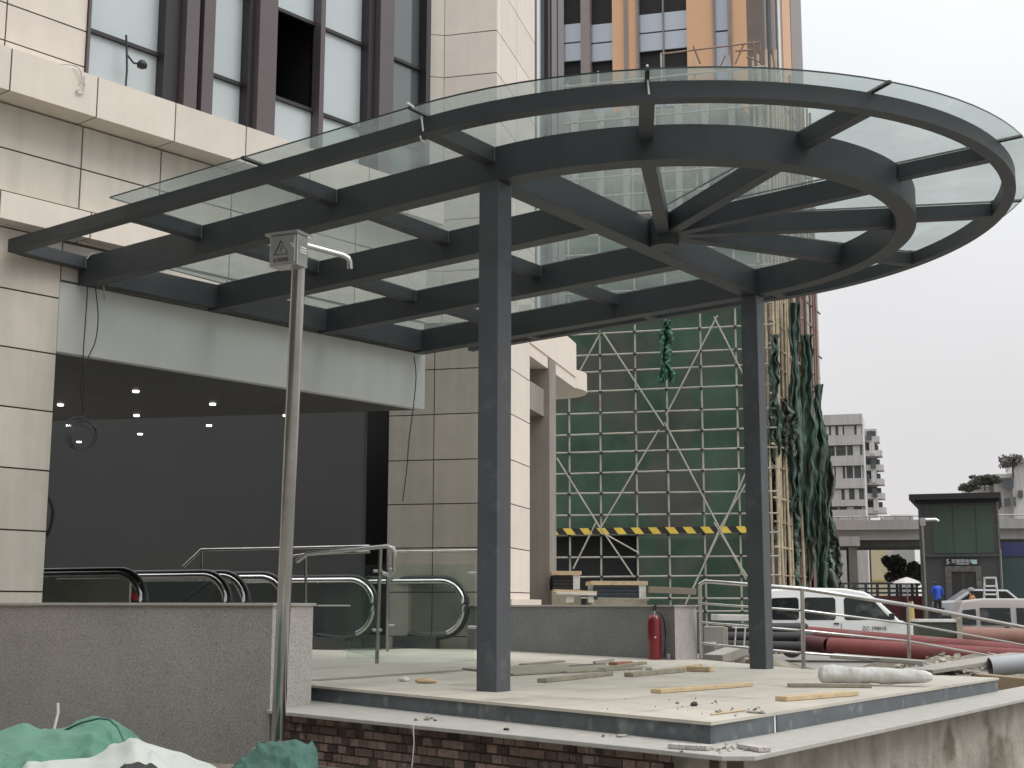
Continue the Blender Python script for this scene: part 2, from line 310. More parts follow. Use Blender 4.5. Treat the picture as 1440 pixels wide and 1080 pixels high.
# grey partition seen behind the stainless pole, ends at a gap whose shade is a black panel
PA = Frame(atd(515, 700, 23.2), 102)
mb = MB(); mb.box(PA, 0, 7.0, -.12, 0, -1, 5.2); mb.build('grey_partition', HALL, bld)
DB = Frame(atd(508, 700, 24.3), 118); B1('gap_shade_panel', DARK, bld, DB, -1.35, .4, -.2, 0, -1, 5.4)  # black panel stands in for the shadow in the gap
for x, y in ((191, 550), (85, 569), (192, 584), (197, 610), (97, 598), (111, 621), (299, 568), (294, 598), (402, 584)):
    P = onz(x, y, 4.245); mb = MB(); mb.lathe((P[0], P[1], 4.229), [(.04, .0), (.043, .02)], 14, 0); o = mb.build('ceiling_light', LAMP, bld)
# wing behind: pier, side face and rounded ledge
Q = onz(660, 912.5, ZP); PF = Frame(Q, 110, True)
S0 = PF.w(-.62, 0, 0); SF = Frame(S0, 20)
wing = bld
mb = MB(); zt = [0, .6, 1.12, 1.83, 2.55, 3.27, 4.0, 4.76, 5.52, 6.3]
tiles(mb, PF, [-.60, .64, 1.44], zt, -.5, 0, m=0); mb.build('wing_pier', [mat('shaded_pier_stone', (.30, .28, .235), .6, 0, .1, 2.2, .1, 45, island=.06, streak=.15), JOINT], bld)  # lower tiles coloured darker to paint in the shade of the recess
zt2 = [6.3, 7.2, 8.1, 9.0, 9.85, 10.65, 11.42, 12.3, 13.2, 14.1, 15]
B1('pier_core', STONED, bld, PF, .2, 1.9, -1.2, -.62, 6.3, 15)
mb = MB(); tiles(mb, PF, [-.42, .53], zt2, -.5, 0, m=0); mb.build('wing_pier', [STONE, JOINT], bld)
mb = MB(); c0 = PF.w(.525, 0, 0); CF = Frame(c0, 138, True); tiles(mb, CF, [0, .5], zt2, -.5, 0, gap=.006); mb.build('wing_pier', [STONED, JOINT], bld)
mb = MB(); c0 = PF.w(-.305, 0, 0); EF = Frame(c0, 65)
ua, _ = SF.px(745, 600); ub, zb = SF.px(745, 500); uc, zc_ = SF.px(813, 540); ud, zd_ = SF.px(821, 567)
mb = MB(); tiles(mb, SF, [0, ua], zt[:-1]+[6.3], -.4, 0); mb.build('wing_side_wall', [STONE, JOINT], bld)
uw, _ = SF.px(752, 100)
SF2 = Frame(PF.w(-.42, 0, 0), 20); uw = SF2.px(752, 100)[0]
mb = MB(); tiles(mb, SF2, [0, .3, uw*.5, uw], zt2, -.5, 0); mb.build('wing_side_wall', [STONE, JOINT], bld)
# curtain wall strips beyond the pier
for k, (a, b, m_, o_) in enumerate(((752, 755, WDARK, .0), (755, 760, FROST, -.02), (760, 769, WING, -.05), (769, 772, WDARK, .03), (772, 779, WFRAME, .06), (779, 783, FROST, .0), (783, 791, WFRAME, .03))):
    u0, _ = SF2.px(a, 100); u1, _ = SF2.px(b, 100); B1('wing_fin', m_, bld, SF2, u0, u1, -.3, o_, 6.95, 16)
# ledge fascia following a rounded corner
pts = [(ua, 0.)]+[(ud-.9+.0, 0.)]
arc = [(ud-.9+.9*math.sin(t), -.9+.9*math.cos(t)) for t in np.linspace(.1, 2.2, 12)]
outl = [(ua, 0)]+[(ud-.9, 0)]+arc
def ledge(name, o, z0, z1, m, fl=0.):
    mb = MB(); c = (ud-.9, -.9)
    poly = [(ua, o)]+[(c[0], o)]+[(c[0]+(.9+o+fl*min(1, t))*math.sin(t), c[1]+(.9+o+fl*min(1, t))*math.cos(t)) for t in np.linspace(.1, 3.0, 16)]+[(c[0]-.5, -1.75-o), (ua, -1.75-o)]
    W = [SF.w(u, oo, 0) for u, oo in poly]; mb.prism([(p[0], p[1]) for p in W], z0, z1); return mb.build(name, m, bld)
zb_ = zb
ledge('rounded_ledge', .0, zb_, zb_+.38, STONE, .55)
ledge('rounded_fascia', -.12, zb_+.38, 6.2, STONE)
ledge('rounded_fascia', .02, 6.2, 6.9, STONE)
wc = Frame(atd(763, 840, 25.2), 20); B1('wing_column', mat('render_column', (.25, .225, .195), .85, 0, .12, 2, streak=.2), bld, wc, -.27, .27, -.2, .2, 0, zb_+.2)
B1('wing_beam', bpy.data.materials['render_column'], bld, wc, -1.5, -.272, -.15, .1, zb_-.9, zb_-.4)
B1('dark_shopfront', mat('brown_shop', (.12, .095, .08), .7), bld, SF, ua-.3, ud-.6, -3.6, -3.4, 0, zb_+.3)
B1('plinth', STONE, bld, SF, -.1, ua+.35, -.3, .12, 0, 1.72)
# ================================================================== ENTRANCE PLATFORM
plat = thing('entrance_platform', 'pale granite entrance platform with dark steel riser, one step and a brick and concrete base', 'platform', (7.345, 3.701, 0))
A = onz(1000, 1015.5, ZP)[:2]; Bp = np.array([9.0, 8.41]); Cc = np.array([13.93, 3.90])
D1 = onz(1280, 948, ZP)[:2]; D2 = onz(1131, 941, ZP)[:2]; D3 = np.array([16.5, 8.5])
topo = [tuple(A), tuple(Cc), tuple(D1), tuple(D2), tuple(D3), (21.5, 12.6), (21.5, 21), (8.3, 21), (8.1, 12.6), (8.35, 8.45), tuple(Bp)]
mb = MB(); mb.prism(topo, ZP-.02, ZP); mb.build('paving', FLOOR, plat)
# slab joints as thin darker strips
mb = MB()
def strip(mb, a, b, wdt, z):
    a = np.array(a); b = np.array(b); d = (b-a)/np.linalg.norm(b-a); n_ = np.array([-d[1], d[0]])*wdt/2
    mb.add([(*(a-n_), z), (*(b-n_), z), (*(b+n_), z), (*(a+n_), z)], [(0, 1, 2, 3)])
dl = (Bp-A)/np.linalg.norm(Bp-A); dr = (Cc-A)/np.linalg.norm(Cc-A)
for k in range(1, 9):
    strip(mb, A+dr*.75*k+dl*.02, A+dr*.75*k+dl*4.7, .006, ZP+.004)
for k in range(1, 7): strip(mb, A+dl*.75*k+dr*.02, A+dl*.75*k+dr*min(6.4, 6.5), .006, ZP+.004)
mb.build('paving_joint', mat('paving_joint', (.3, .28, .24), .9), plat)
ta = onz(440, 957, ZP)[:2]; tb = onz(672, 941, ZP)[:2]
mb = MB()
tdr = (tb-ta)/np.linalg.norm(tb-ta)
for k in range(44):
    c = ta+(tb-ta)*k/44; strip(mb, c, c+tdr*.045, .22, ZP+.006)
mb.build('tactile_strip', mat('tactile', (.36, .335, .29), .9), plat)
def inset(poly, d):
    poly = [np.array(p) for p in poly]; n_ = len(poly); c = sum(poly)/n_; o = []
    for i in range(n_):
        a, b, e = poly[i-1], poly[i], poly[(i+1) % n_]
        d1 = (b-a)/np.linalg.norm(b-a); d2 = (e-b)/np.linalg.norm(e-b); n1 = np.array([-d1[1], d1[0]]); n2 = np.array([-d2[1], d2[0]])
        m_ = n1+n2; m_ /= np.linalg.norm(m_); o.append(tuple(b+m_*d/max(.3, m_@n1)))
    return o
def edge_box(mb, a, b, th, z0, z1, m=0):
    a = np.array(a, float); b = np.array(b, float); d = (b-a)/np.linalg.norm(b-a); n_ = np.array([-d[1], d[0]])
    mb.prism([tuple(a), tuple(b), tuple(b+n_*th), tuple(a+n_*th)], z0, z1, m)
ZT = .796
o1 = A+dl*.02+dr*.02
mb = MB(); edge_box(mb, Bp+dr*.02, o1, .04, ZT, ZP-.021)
j1 = A+dr*.93; mb.build('riser', RISER, plat)
mb = MB(); edge_box(mb, o1+dr*.003, j1, .04, ZT, ZP-.021); mb.build('riser', RISER, plat)
mb = MB(); edge_box(mb, j1+dr*.05, Cc+dl*.02, .04, ZT, ZP-.021); mb.build('riser', RISER, plat)
mb = MB(); edge_box(mb, j1+dr*.012+dl*.012, j1+dr*.048+dl*.012, .03, ZT, ZP-.021); mb.build('riser_gap_filler', mat('gap_white', (.8, .8, .78), .6), plat)
mb = MB(); mb.prism([tuple(o1+dl*.1+dr*.1), tuple(Cc+dl*.1), tuple(D1), tuple(D2), (16.4, 8.4), (9.2, 8.6)], 0, ZP-.035); mb.build('core', CONC, plat)
# tread
T1 = onz(375, 998.5, ZT)[:2]; T2 = onz(1015, 1063, ZT)[:2]; T3 = onz(1062, 1063, ZT)[:2]
T4 = T3+dr*9
poly = [tuple(T1), tuple(T2), tuple(T3), tuple(T4), tuple(Cc+dr*2.5+dl*.05), tuple(Cc+dl*.05), tuple(A+dr*.06+dl*.06), tuple(Bp+dr*.08), (8.6, 8.3)]
mb = MB(); mb.prism(poly, ZT-.028, ZT); mb.build('tread', TREAD, plat, bevel=.004)
# base walls under the tread
bl0 = T1+dr*.10+dl*.0; bl1 = T2+dr*.13+dl*.12; br0 = T2+dr*.16+dl*.10
W2 = T4+dl*.11
mb = MB()
dd = (bl1-bl0); Lb = np.linalg.norm(dd); BF = Frame(bl0, math.degrees(math.atan2(dd[1], dd[0])))
if BF.n@np.array([-1, 0, 0]) < 0: BF = Frame(bl0, math.degrees(math.atan2(dd[1], dd[0])), True)
mb.box(BF, -.0, Lb, -.25, -.012, 0, ZT-.029, 1)
z = ZT-.03-.058; row = 0
while z > 0:
    u = (row % 2)*.055
    while u < Lb-.02:
        wb = .108 if (row+int(u*7)) % 5 else .225
        if u+wb < Lb and random.random() > .02: mb.box(BF, u+.006, u+wb-.006, -.05, random.uniform(-.004, .007), z+.006, z+.056, 0)
        u += wb
    z -= .063; row += 1
mb.build('brick_base', [BRICK, MORTAR], plat)
mb = MB(); edge_box(mb, br0, W2, .3, 0, ZT-.029); cw = mb.build('concrete_base', CONC, plat)
mb = MB(); edge_box(mb, bl0+dl*0+np.array([-.08, 0.0]), bl1+np.array([-.08, .0]), .1, 0, .42); mb.build('mortar_ledge', CONC, plat)
# granite flank walls
def gwall(name, label, c, az_main, ln, az_end, th, zt_, mats):
    t = thing(name, label, 'wall', (c[0], c[1], 0)); c = np.array(c[:2]); m_ = dirv(az_main)[:2]; e = dirv(az_end)[:2]
    mb = MB(); mb.prism([tuple(c), tuple(c+m_*ln), tuple(c+m_*ln+e*th), tuple(c+e*th)], 0, zt_-.025)
    o = mb.build('wall_face', mats, t)
    for p in o.data.polygons:
        if abs(p.normal @ Vector((-e[1], e[0], 0))) > .95: p.material_index = 1  # end faces take the paler granite, painting in the side light they catch
    c2 = c-m_*.02-e*.02
    mb = MB(); mb.prism([tuple(c2), tuple(c2+m_*ln), tuple(c2+m_*ln+e*(th+.04)), tuple(c2+e*(th+.04))], zt_-.024, zt_); mb.build('coping', TREAD, t, bevel=.004)
    return t
lw = gwall('granite_wall', 'grey speckled granite wall behind the stainless pole, left of the platform', (8.01, 7.88), 96, 6, 12, .62, 1.625, [GRAN, GRANL])
mb = MB(); P = atd(447, 849, 11.6); mb.prism([(P[0], P[1]), (P[0]+.28, P[1]-.12), (P[0]+.5, P[1]+.35), (P[0]+.2, P[1]+.45)], 1.6, 1.612)
tag(mb.build('stone_offcut', TREAD), 'thin pale stone slab sticking out past the end of the left granite wall', 'slab')
rw = gwall('granite_wall', 'dark granite wall with pale coping behind the fire extinguisher', (16.035, 8.57), 67, 5.6, -15, .42, 1.625, [GRAND, GRANL])
# ================================================================== CANOPY
cx, cy, R, Ro, T, D, d, b, L = 11.797, 6.5965, 2.56, 3.492, 5.455, .2966, .1349, .1843, 1.7952
br = .118; sy, sx = -.0327, -.0043
zt_ = lambda x, y: sy*(y-cy)+sx*(x-cx)
can = thing('entrance_canopy', 'dark grey steel canopy with rounded glass roof on two square columns', 'canopy', (cx, cy, ZP))
bx = [cx-R, cx-R/3, cx+R/3, cx+R]
def wally(x): return 12.05-.0939/.9956*(x-9.1)
def rect(x0, x1, y0, y1): return [(x0, y0), (x1, y0), (x1, y1), (x0, y1)]
WELD = mat('weld', (.16, .18, .18), .5)
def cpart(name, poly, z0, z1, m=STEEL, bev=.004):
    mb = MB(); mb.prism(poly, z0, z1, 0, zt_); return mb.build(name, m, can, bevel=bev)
for x in bx:
    y0 = cy+b/2 if abs(x-cx) < R-.1 else cy-b/2-.001
    cpart('main_beam', [(x-b/2, y0), (x+b/2, y0), (x+b/2, wally(x+b/2)-.02), (x-b/2, wally(x-b/2)-.02)], T-D, T)
xl, xr = cx-Ro, cx+Ro
for x in (xl, xr): cpart('outer_beam', [(x-br/2, cy), (x+br/2, cy), (x+br/2, wally(x)-.12), (x-br/2, wally(x)-.12)], T-d, T+.002)
cpart('cross_girder', rect(cx-R+b/2+.001, cx+R-b/2-.001, cy-b/2, cy+b/2), T-D+.001, T-.001)
for k in range(4):
    y = cy+L*k
    if k == 3: y = cy+L*3-.02
    segs = [(xl+br/2, bx[0]-b/2), (bx[3]+b/2, xr-br/2)]
    if k: segs += [(bx[i]+b/2, bx[i+1]-b/2) for i in range(3)]
    for a, c in segs:
        if k == 3 and a > bx[0]: continue
        cpart('cross_beam', rect(a+.001, c-.001, y-br/2, y+br/2), T-d, T-.002)
        cpart('weld_seam', rect(c-.012, c-.002, y-br/2-.003, y-br/2-.0005), T-d+.004, T-.006, WELD, 0)
for i in range(3): mb = MB(); mb.prism([(bx[i]+b/2, wally(bx[i])-.16), (bx[i+1]-b/2, wally(bx[i+1])-.16), (bx[i+1]-b/2, wally(bx[i+1])-.02), (bx[i]+b/2, wally(bx[i])-.02)], T-.27, T-.003, 0, zt_); mb.build('wall_beam', STEEL, can)
def ringpoly(r, wd, a0=180, a1=360, n=73):
    ts = [rad(a0+(a1-a0)*i/(n-1)) for i in range(n)]
    return [(cx+(r+wd/2)*math.cos(t), cy+(r+wd/2)*math.sin(t)) for t in ts], [(cx+(r-wd/2)*math.cos(t), cy+(r-wd/2)*math.sin(t)) for t in ts]
def ring(name, r, wd, z0, z1, m=STEEL, a0=180, a1=360, par=None, n=73):
    o_, i_ = ringpoly(r, wd, a0, a1, n); mb = MB()
    for z, in ((0,),):
        vs = [(x, y, z0+zt_(x, y)) for x, y in o_]+[(x, y, z1+zt_(x, y)) for x, y in o_]+[(x, y, z0+zt_(x, y)) for x, y in i_]+[(x, y, z1+zt_(x, y)) for x, y in i_]
        n = len(o_); fs = []
        for k in range(n-1):
            fs += [(k, k+1, n+k+1, n+k), (2*n+k, 3*n+k, 3*n+k+1, 2*n+k+1), (k, 2*n+k, 2*n+k+1, k+1), (n+k, n+k+1, 3*n+k+1, 3*n+k)]
        fs += [(0, n, 3*n, 2*n), (n-1, 3*n-1, 4*n-1, 2*n-1)]
        mb.add(vs, fs, 0, False)
    o = mb.build(name, m, par or can)
    for p in o.data.polygons: p.use_smooth = abs(p.normal.z) < .5 and (a1-a0) > 40
    if a1-a0 > 40: es = o.modifiers.new('es', 'EDGE_SPLIT'); es.split_angle = rad(40)
    return o
ring('inner_ring', R, b, T-D, T); ring('outer_ring', Ro, br, T-d, T+.002)
for k in range(1, 6):
    t = rad(180+30*k); c, s_ = math.cos(t), math.sin(t)
    rp = np.array([cx+c*(R-b/2-.003), cy+s_*(R-b/2-.003)]); hp_ = np.array([cx+.08, cy-.2]); dv_ = (rp-hp_)/np.linalg.norm(rp-hp_); nv_ = np.array([-dv_[1], dv_[0]])*.062; h0 = hp_+dv_*.12
    cpart('spoke', [tuple(h0+nv_), tuple(h0-nv_), tuple(rp-nv_), tuple(rp+nv_)], T-d-.06, T-.004)
    def sp_(r0_, r1_, wd, z0, z1, nm):
        p = [(cx+c*r0_-s_*wd/2, cy+s_*r0_+c*wd/2), (cx+c*r0_+s_*wd/2, cy+s_*r0_-c*wd/2), (cx+c*r1_+s_*wd/2, cy+s_*r1_-c*wd/2), (cx+c*r1_-s_*wd/2, cy+s_*r1_+c*wd/2)]
        cpart(nm, p, z0, z1)
    sp_(R+b/2+.003, Ro-br/2-.003, br, T-d, T-.004, 'outrigger')
mb = MB(); mb.prism([(cx+.08+.15*math.cos(t), cy-.2+.15*math.sin(t)) for t in np.linspace(0, 2*math.pi, 25)[:-1]], T-D-.003, T-.006, 0, zt_)
mb.build('hub', STEEL, can)
S = .2
for x, lb in ((bx[0], None), (bx[3], None)):
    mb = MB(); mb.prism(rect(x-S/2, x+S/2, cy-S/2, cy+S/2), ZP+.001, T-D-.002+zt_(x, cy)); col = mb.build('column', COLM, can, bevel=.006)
# glass
GZ = T+.02
EDGE = mat('glass_edge', (.02, .035, .03), .3)
def edges(o):
    o.data.materials.append(EDGE)
    for p in o.data.polygons:
        if abs(p.normal.z) < .5: p.material_index = 1
    return o
def gpanel(poly): edges(cpart('glass_panel', poly, GZ, GZ+.014, CANG, 0))
gx = 8.06
ys = [6.6+.006, 8.455, 10.21]
e = .006
for a, c in zip(ys[:-1], ys[1:]): gpanel(rect(gx, bx[0]-e, a+e, c-e))
for i in range(3):
    for a, c in ((6.606, 8.42), (8.42, 10.2), (10.2, 11.72)): gpanel(rect(bx[i]+e, bx[i+1]-e, a+e, c-e))
for a, c in ((6.606, 8.42), (8.42, 10.2), (10.2, 11.3)): gpanel(rect(bx[3]+e, xr+.25, a+e, c-e))
RG = 3.735
for k in range(6):
    o = ring('glass_panel', (RG+.25)/2, RG-.25, GZ, GZ+.014, CANG, 180+30*k+.12, 210+30*k-.12, n=9); edges(o)
    if 1 <= k:
        t = rad(180+30*k); cpart('joint_gasket', [(cx+math.cos(t)*q0-math.sin(t)*q1, cy+math.sin(t)*q0+math.cos(t)*q1) for q0, q1 in ((Ro-.05, -.016), (RG, -.016), (RG, .016), (Ro-.05, .016))], GZ-.006, GZ+.02, BLACK, 0)
cpart('joint_gasket', rect(gx, xl+.05, 8.455-.016, 8.455+.016), GZ-.006, GZ+.02, BLACK, 0)
cpart('joint_gasket', rect(gx, xl+.05, 6.6-.01, 6.6+.01), GZ-.006, GZ+.02, BLACK, 0)
# edge blocks holding the glass
# sealant drips
mb = MB()
for pl in ([(572, 146), (584, 153), (597, 164)], [(599, 165), (600, 180)], [(594, 183), (588, 192), (587, 201)]):
    pass
def canpl(x, y, z): return onpl(x, y, (cx, cy, z), (-sx, -sy, 1))
SEAL = mat('white_sealant', (.75, .74, .70), .6); t = rad(210)
for pts_, r_ in (([canpl(573, 144.5, GZ-.01), canpl(582, 151, GZ-.01)], .008), ([(xl-br/2-.008, cy+.02, T+.03), (xl-br/2-.008, cy+.0, T-.1)], .008),
                ([(xl-br/2-.006, cy+.03, T-d-.003), (xl-.02, cy+.06, T-d-.008), (xl+br/2, cy+.08, T-d-.008)], .007),
                ([(cx+RG*math.cos(t), cy+RG*math.sin(t), GZ+.11), (cx+3.56*math.cos(t), cy+3.56*math.sin(t), GZ+.09), (cx+3.56*math.cos(t)+.01, cy+3.56*math.sin(t)-.01, T-.03)], .009)):
    mb = MB(); mb.tube(pts_, r_, 6); mb.build('sealant_drip', SEAL, can)
# ================================================================== POLE WITH ELECTRIC BOX
pb = atd(390, 1035, 9.1); ptop = atd(420, 375, 9.1)
pole = thing('camera_pole', 'stainless steel pole with electrical box and bent arm in front of the granite wall', 'pole', (pb[0], pb[1], .45))
mb = MB(); mb.tube([(pb[0], pb[1], .46), ptop], .046, 24); mb.build('shaft', mat('pole_steel', (.40, .39, .37), .1, 1, .25, 3), pole)
mb = MB(); mb.box(Frame((pb[0], pb[1]), 10), -.1, .1, -.1, .1, .70, .712)
mb.build('flange', SSD, pole)
mb = MB(); mb.box(Frame((pb[0], pb[1]), 10), -.12, .12, -.12, .12, 0, .68); tag(mb.build('concrete_footing', CONC), 'concrete block under the stainless pole, mostly covered by green net', 'footing')
# box: faces: warning face (left) and louvre face (right)
bxc = atd(413, 372, 9.1); zb0 = bxc[2]
lft = atd(383.5, 372, 8.95); rgt = atd(433.5, 372, 9.2); fr_ = atd(417.5, 368, 8.9)
v1 = fr_[:2]-lft[:2]; v2 = rgt[:2]-fr_[:2]
f0 = fr_[:2]; wA = np.linalg.norm(v1)
azL = math.degrees(math.atan2(v1[1], v1[0]))
BL = Frame((f0[0], f0[1]), 95)    # along the warning face going back-left
leng, thk = .215, .125
bz0, bz1 = atd(414, 371, 8.9)[2], atd(414, 326, 8.9)[2]
BX = Frame((f0[0], f0[1]), 100, True)
mb = MB(); mb.box(BX, 0, leng, -thk, 0, bz0, bz1); mb.build('electric_box', SS, pole, bevel=.004)
mb = MB(); mb.box(BX, .018, leng-.012, .001, .008, bz0+.012, bz1-.012); door = mb.build('box_door', SS, pole, bevel=.002)
mb = MB(); P0 = BX.w(-.02, .03, 0)
mb.box(BX, -.02, leng+.02, -thk-.02, .03, bz1+.001, bz1+.016)
vs = [BX.w(-.02, .03, bz1+.016), BX.w(leng+.02, .03, bz1+.016), BX.w(leng+.02, -thk-.02, bz1+.016), BX.w(-.02, -thk-.02, bz1+.016), BX.w(.02, -thk/2, bz1+.035), BX.w(leng-.02, -thk/2, bz1+.035)]
mb.add(vs, [(0, 1, 5, 4), (1, 2, 5), (2, 3, 4, 5), (3, 0, 4)]); mb.build('box_roof', SS, pole)
# warning triangle and lettering
DK = mat('printed_sign', (.05, .035, .04), .6)
zc0 = (bz0+bz1)/2+.012; uc0 = leng*.56
mb = MB(); tri = [(uc0-.052, zc0-.04), (uc0+.052, zc0-.04), (uc0, zc0+.052)]
for i in range(3):
    a, c = tri[i], tri[(i+1) % 3]; mb.beam(BX.w(a[0], .0095, a[1]), BX.w(c[0], .0095, c[1]), .002, .008, up=tuple(BX.n+np.array([0, 0, .001])))
zz = [(0, .022), (-.008, -.002), (.006, -.001), (-.002, -.028)]
for a, c in zip(zz[:-1], zz[1:]): mb.beam(BX.w(uc0+a[0], .0095, zc0+a[1]), BX.w(uc0+c[0], .0095, zc0+c[1]), .002, .006, up=tuple(BX.n+np.array([0, 0, .001])))
mb.build('warning_triangle', DK, door)
text('lettering', '有电危险', .03, BX.w(uc0, .0092, bz0+.036), -BX.t, (0, 0, 1), DK, door)
mb = MB(); mb.tube([BX.w(.045, .008, zc0+.02), BX.w(.045, .028, zc0+.02)], .011, 10); mb.box(BX, .028, .075, .009, .02, zc0-.0, zc0+.012); mb.build('lock', SS, door)
EF_ = Frame(BX.w(0, 0, 0), 10)
mb = MB()
for k in range(3): mb.box(EF_, thk*.25, thk*.8, .001, .006, bz0+.085+k*.017, bz0+.091+k*.017)
mb.build('louvre', mat('louvre', (.7, .69, .66), .4), pole)
ae = atd(493, 368, 9.2); a0_ = EF_.w(thk-.02, 0, 0)
za = atd(434, 345, 9.1)[2]; zbb = atd(486, 357, 9.2)[2]
mb = MB(); p0 = atd(430, 345, 9.1); p1 = atd(482, 359, 9.2); p2 = atd(490, 363, 9.2); p3 = atd(492, 368, 9.2); p4 = atd(492, 378, 9.2)
mb.tube([p0, p1, p2, p3, p4], .019, 12); mb.build('bent_arm', SS, pole)
# ================================================================== CABLES
def cable(name, label, pts, r, m=BLACK, sag=0):
    P = [Vector(p) for p in pts]; q = []
    for i in range(len(P)-1):
        a = P[max(i-1, 0)]; b_ = P[i]; c = P[i+1]; d_ = P[min(i+2, len(P)-1)]
        for k in range(6):
            t_ = k/6; q.append(.5*((2*b_)+(c-a)*t_+(2*a-5*b_+4*c-d_)*t_*t_+(3*b_-a-3*c+d_)*t_**3))
    q.append(P[-1]); mb = MB(); mb.tube([tuple(p) for p in q], r, 6); return tag(mb.build(name, m), label, 'cable')
def fp(x, y, off=.12): return onpl(x, y, F.P+F.n*off, F.n)
cable('hanging_cable', 'thin black cable hanging straight from the left end of the canopy to the coil', [fp(123, 403), fp(121, 440), fp(117, 500), fp(118, 545), fp(115, 585)], .006)
cable('hanging_cable', 'black cable bowing outwards as it hangs from the left canopy beam', [fp(134, 402), fp(138, 445), fp(134, 480), fp(124, 503), fp(113, 540), fp(118, 580)], .006)
cable('hanging_cable', 'short pale cable end looped over the top of the left canopy beam', [fp(122, 364, .2), fp(131, 356, .2), fp(138, 366, .2), fp(143, 375, .2), fp(147, 422, .2)], .007, mat('grey_cable', (.3, .28, .27), .5))
cable('hanging_cable', 'black cable hanging down from the right end of the pale lintel', [fp(582, 501), fp(585, 530), fp(581, 575), fp(575, 620), fp(572, 660), fp(566, 705)], .007)
mb = MB(); c = fp(114, 610)
for k in range(5):
    rr = .19-.012*k; ph = k*.4
    mb.tube([c+F.t*(rr*math.cos(t)+.02*(k % 3)-.02)+np.array([0, 0, 1])*(rr*.92*math.sin(t)-.008*k)+F.n*.012*k*math.sin(t*2+ph) for t in np.linspace(0, 2*math.pi, 33)], .006, 6)
tag(mb.build('cable_coil', mat('coil', (.05, .055, .07), .5)), 'coiled black cable hanging in front of the dark hall', 'cable')
cable('looped_cable', 'dark cable loop bulging out beside the left stone pier', [atd(62, 690, 14.6), atd(71, 705, 14.6), atd(75, 720, 14.6), atd(70, 745, 14.6), atd(60, 760, 14.6)], .02)
cable('loose_wire', 'pale loose wire hanging over the top of the stone band', [F.w(-.55, .2, 7.26), F.w(-.32, .37, 7.25), F.w(-.25, .36, 7.1), F.w(-.3, .36, 6.98), F.w(-.22, .36, 7.0), F.w(-.22, .36, 7.18)], .008, WPL)
# bracket with lamp on the window
br_ = thing('bracket_lamp', 'small black lamp on a bent stand in front of the first floor window', 'lamp', tuple(F.w(.55, .1, 7.25)))
mb = MB(); mb.tube([F.w(.46, .1, 7.25), F.w(.5, .05, 7.55), F.w(.52, .0, 7.78), F.w(.5, .0, 7.98)], .012, 6); mb.tube([F.w(.52, .0, 7.76), F.w(.58, .05, 7.66), F.w(.64, .08, 7.66)], .012, 6); mb.build('stand', BLACK, br_)
mb = MB(); mb.lathe(F.w(.66, .1, 7.60), [(.01, 0), (.055, .02), (.06, .06), (.03, .1)], 12); mb.build('lamp_head', BLACK, br_)
# ================================================================== ESCALATORS
def balustrade(t, X, Y, zb_, az, ln=3.2, tw=.13):
    fr = Frame((X, Y), az, True); H = 1.13; rr_ = .47; cz = zb_+H-rr_
    prof = [(ln, H), (rr_, H)]+[(rr_-rr_*math.sin(a), H-rr_+rr_*math.cos(a)) for a in np.linspace(.15, math.pi-.25, 14)]+[(rr_+.15, .17), (1.1, .22)]
    mb = MB()
    path = [fr.w(u, 0, zb_+z) for u, z in prof]
    # descending part
    path = [fr.w(ln+3, 0, zb_+H-1.7)]+path
    mb.tube(path, .042, 8); mb.build('handrail', RUBBER, t)
    mb = MB(); pr2 = [(ln, H-.05), (rr_, H-.05)]+[(rr_-(rr_-.05)*math.sin(a), H-rr_+(rr_-.05)*math.cos(a)) for a in np.linspace(.15, math.pi-.3, 14)]
    mb.tube([fr.w(u, .03, zb_+z) for u, z in pr2], .046, 8); mb.build('newel_trim', SS, t)
    # glass infill
    mb = MB(); pg = [(ln, H-.08), (rr_, H-.08)]+[(rr_-(rr_-.08)*math.sin(a), H-rr_+(rr_-.08)*math.cos(a)) for a in np.linspace(.15, math.pi-.2, 12)]+[(ln, .2)]
    n_ = len(pg); vs = [fr.w(u, o, zb_+z) for o in (-.006, .006) for u, z in pg]
    mb.add(vs, [tuple(range(n_)), tuple(range(2*n_-1, n_-1, -1))]+[(i, n_+i, n_+(i+1) % n_, (i+1) % n_) for i in range(n_)]); mb.build('glass_balustrade', ESCG, t)
    mb = MB(); mb.box(fr, .55, ln, -tw/2, tw/2, zb_, zb_+.2); mb.build('skirt', mat('skirt', (.12, .12, .12), .4, .6), t)
def escalator(xa, ya, xb, yb, label):
    t = thing('escalator', label, 'escalator', ((xa+xb)/2, (ya+yb)/2, ZP), 'escalators in the dark hall')
    for X, Y in ((xa, ya), (xb, yb)): balustrade(t, X, Y, ZP, 97)
    mb = MB(); fr = Frame(((xa+xb)/2, (ya+yb)/2), 97, True); w_ = abs(xb-xa)/2-.08
    for k in range(8): mb.box(fr, .6+k*.35, .6+k*.35+.33, -w_, w_, ZP+.002, ZP+.02)
    mb.build('steps', SSD, t)
    return t
e1 = escalator(11.96, 14.0, 13.33, 13.9, 'leftmost escalator, with a red round button on its newel')
escalator(13.62, 13.85, 14.45, 13.9, 'middle escalator seen just left of the stainless pole')
escalator(16.5, 14.0, 17.9, 13.3, 'nearest rightmost escalator with rounded newel beside the beige pier')
fr = Frame((11.96, 14.0), 97, True)
mb = MB(); c = fr.w(.18, .05, ZP+.78)
mb.tube([fr.w(.15, -.05, ZP+.79), fr.w(.15, .055, ZP+.79)], .05, 14); mb.build('red_button', mat('red_button', (.7, .05, .06), .4), e1)
mb = MB(); mb.box(fr, .09, .24, -.05, .045, ZP+.55, ZP+.98); mb.build('newel_plate', SS, e1, bevel=.02)
fr = Frame((11.96, 14.0), 97, True); P2 = fr
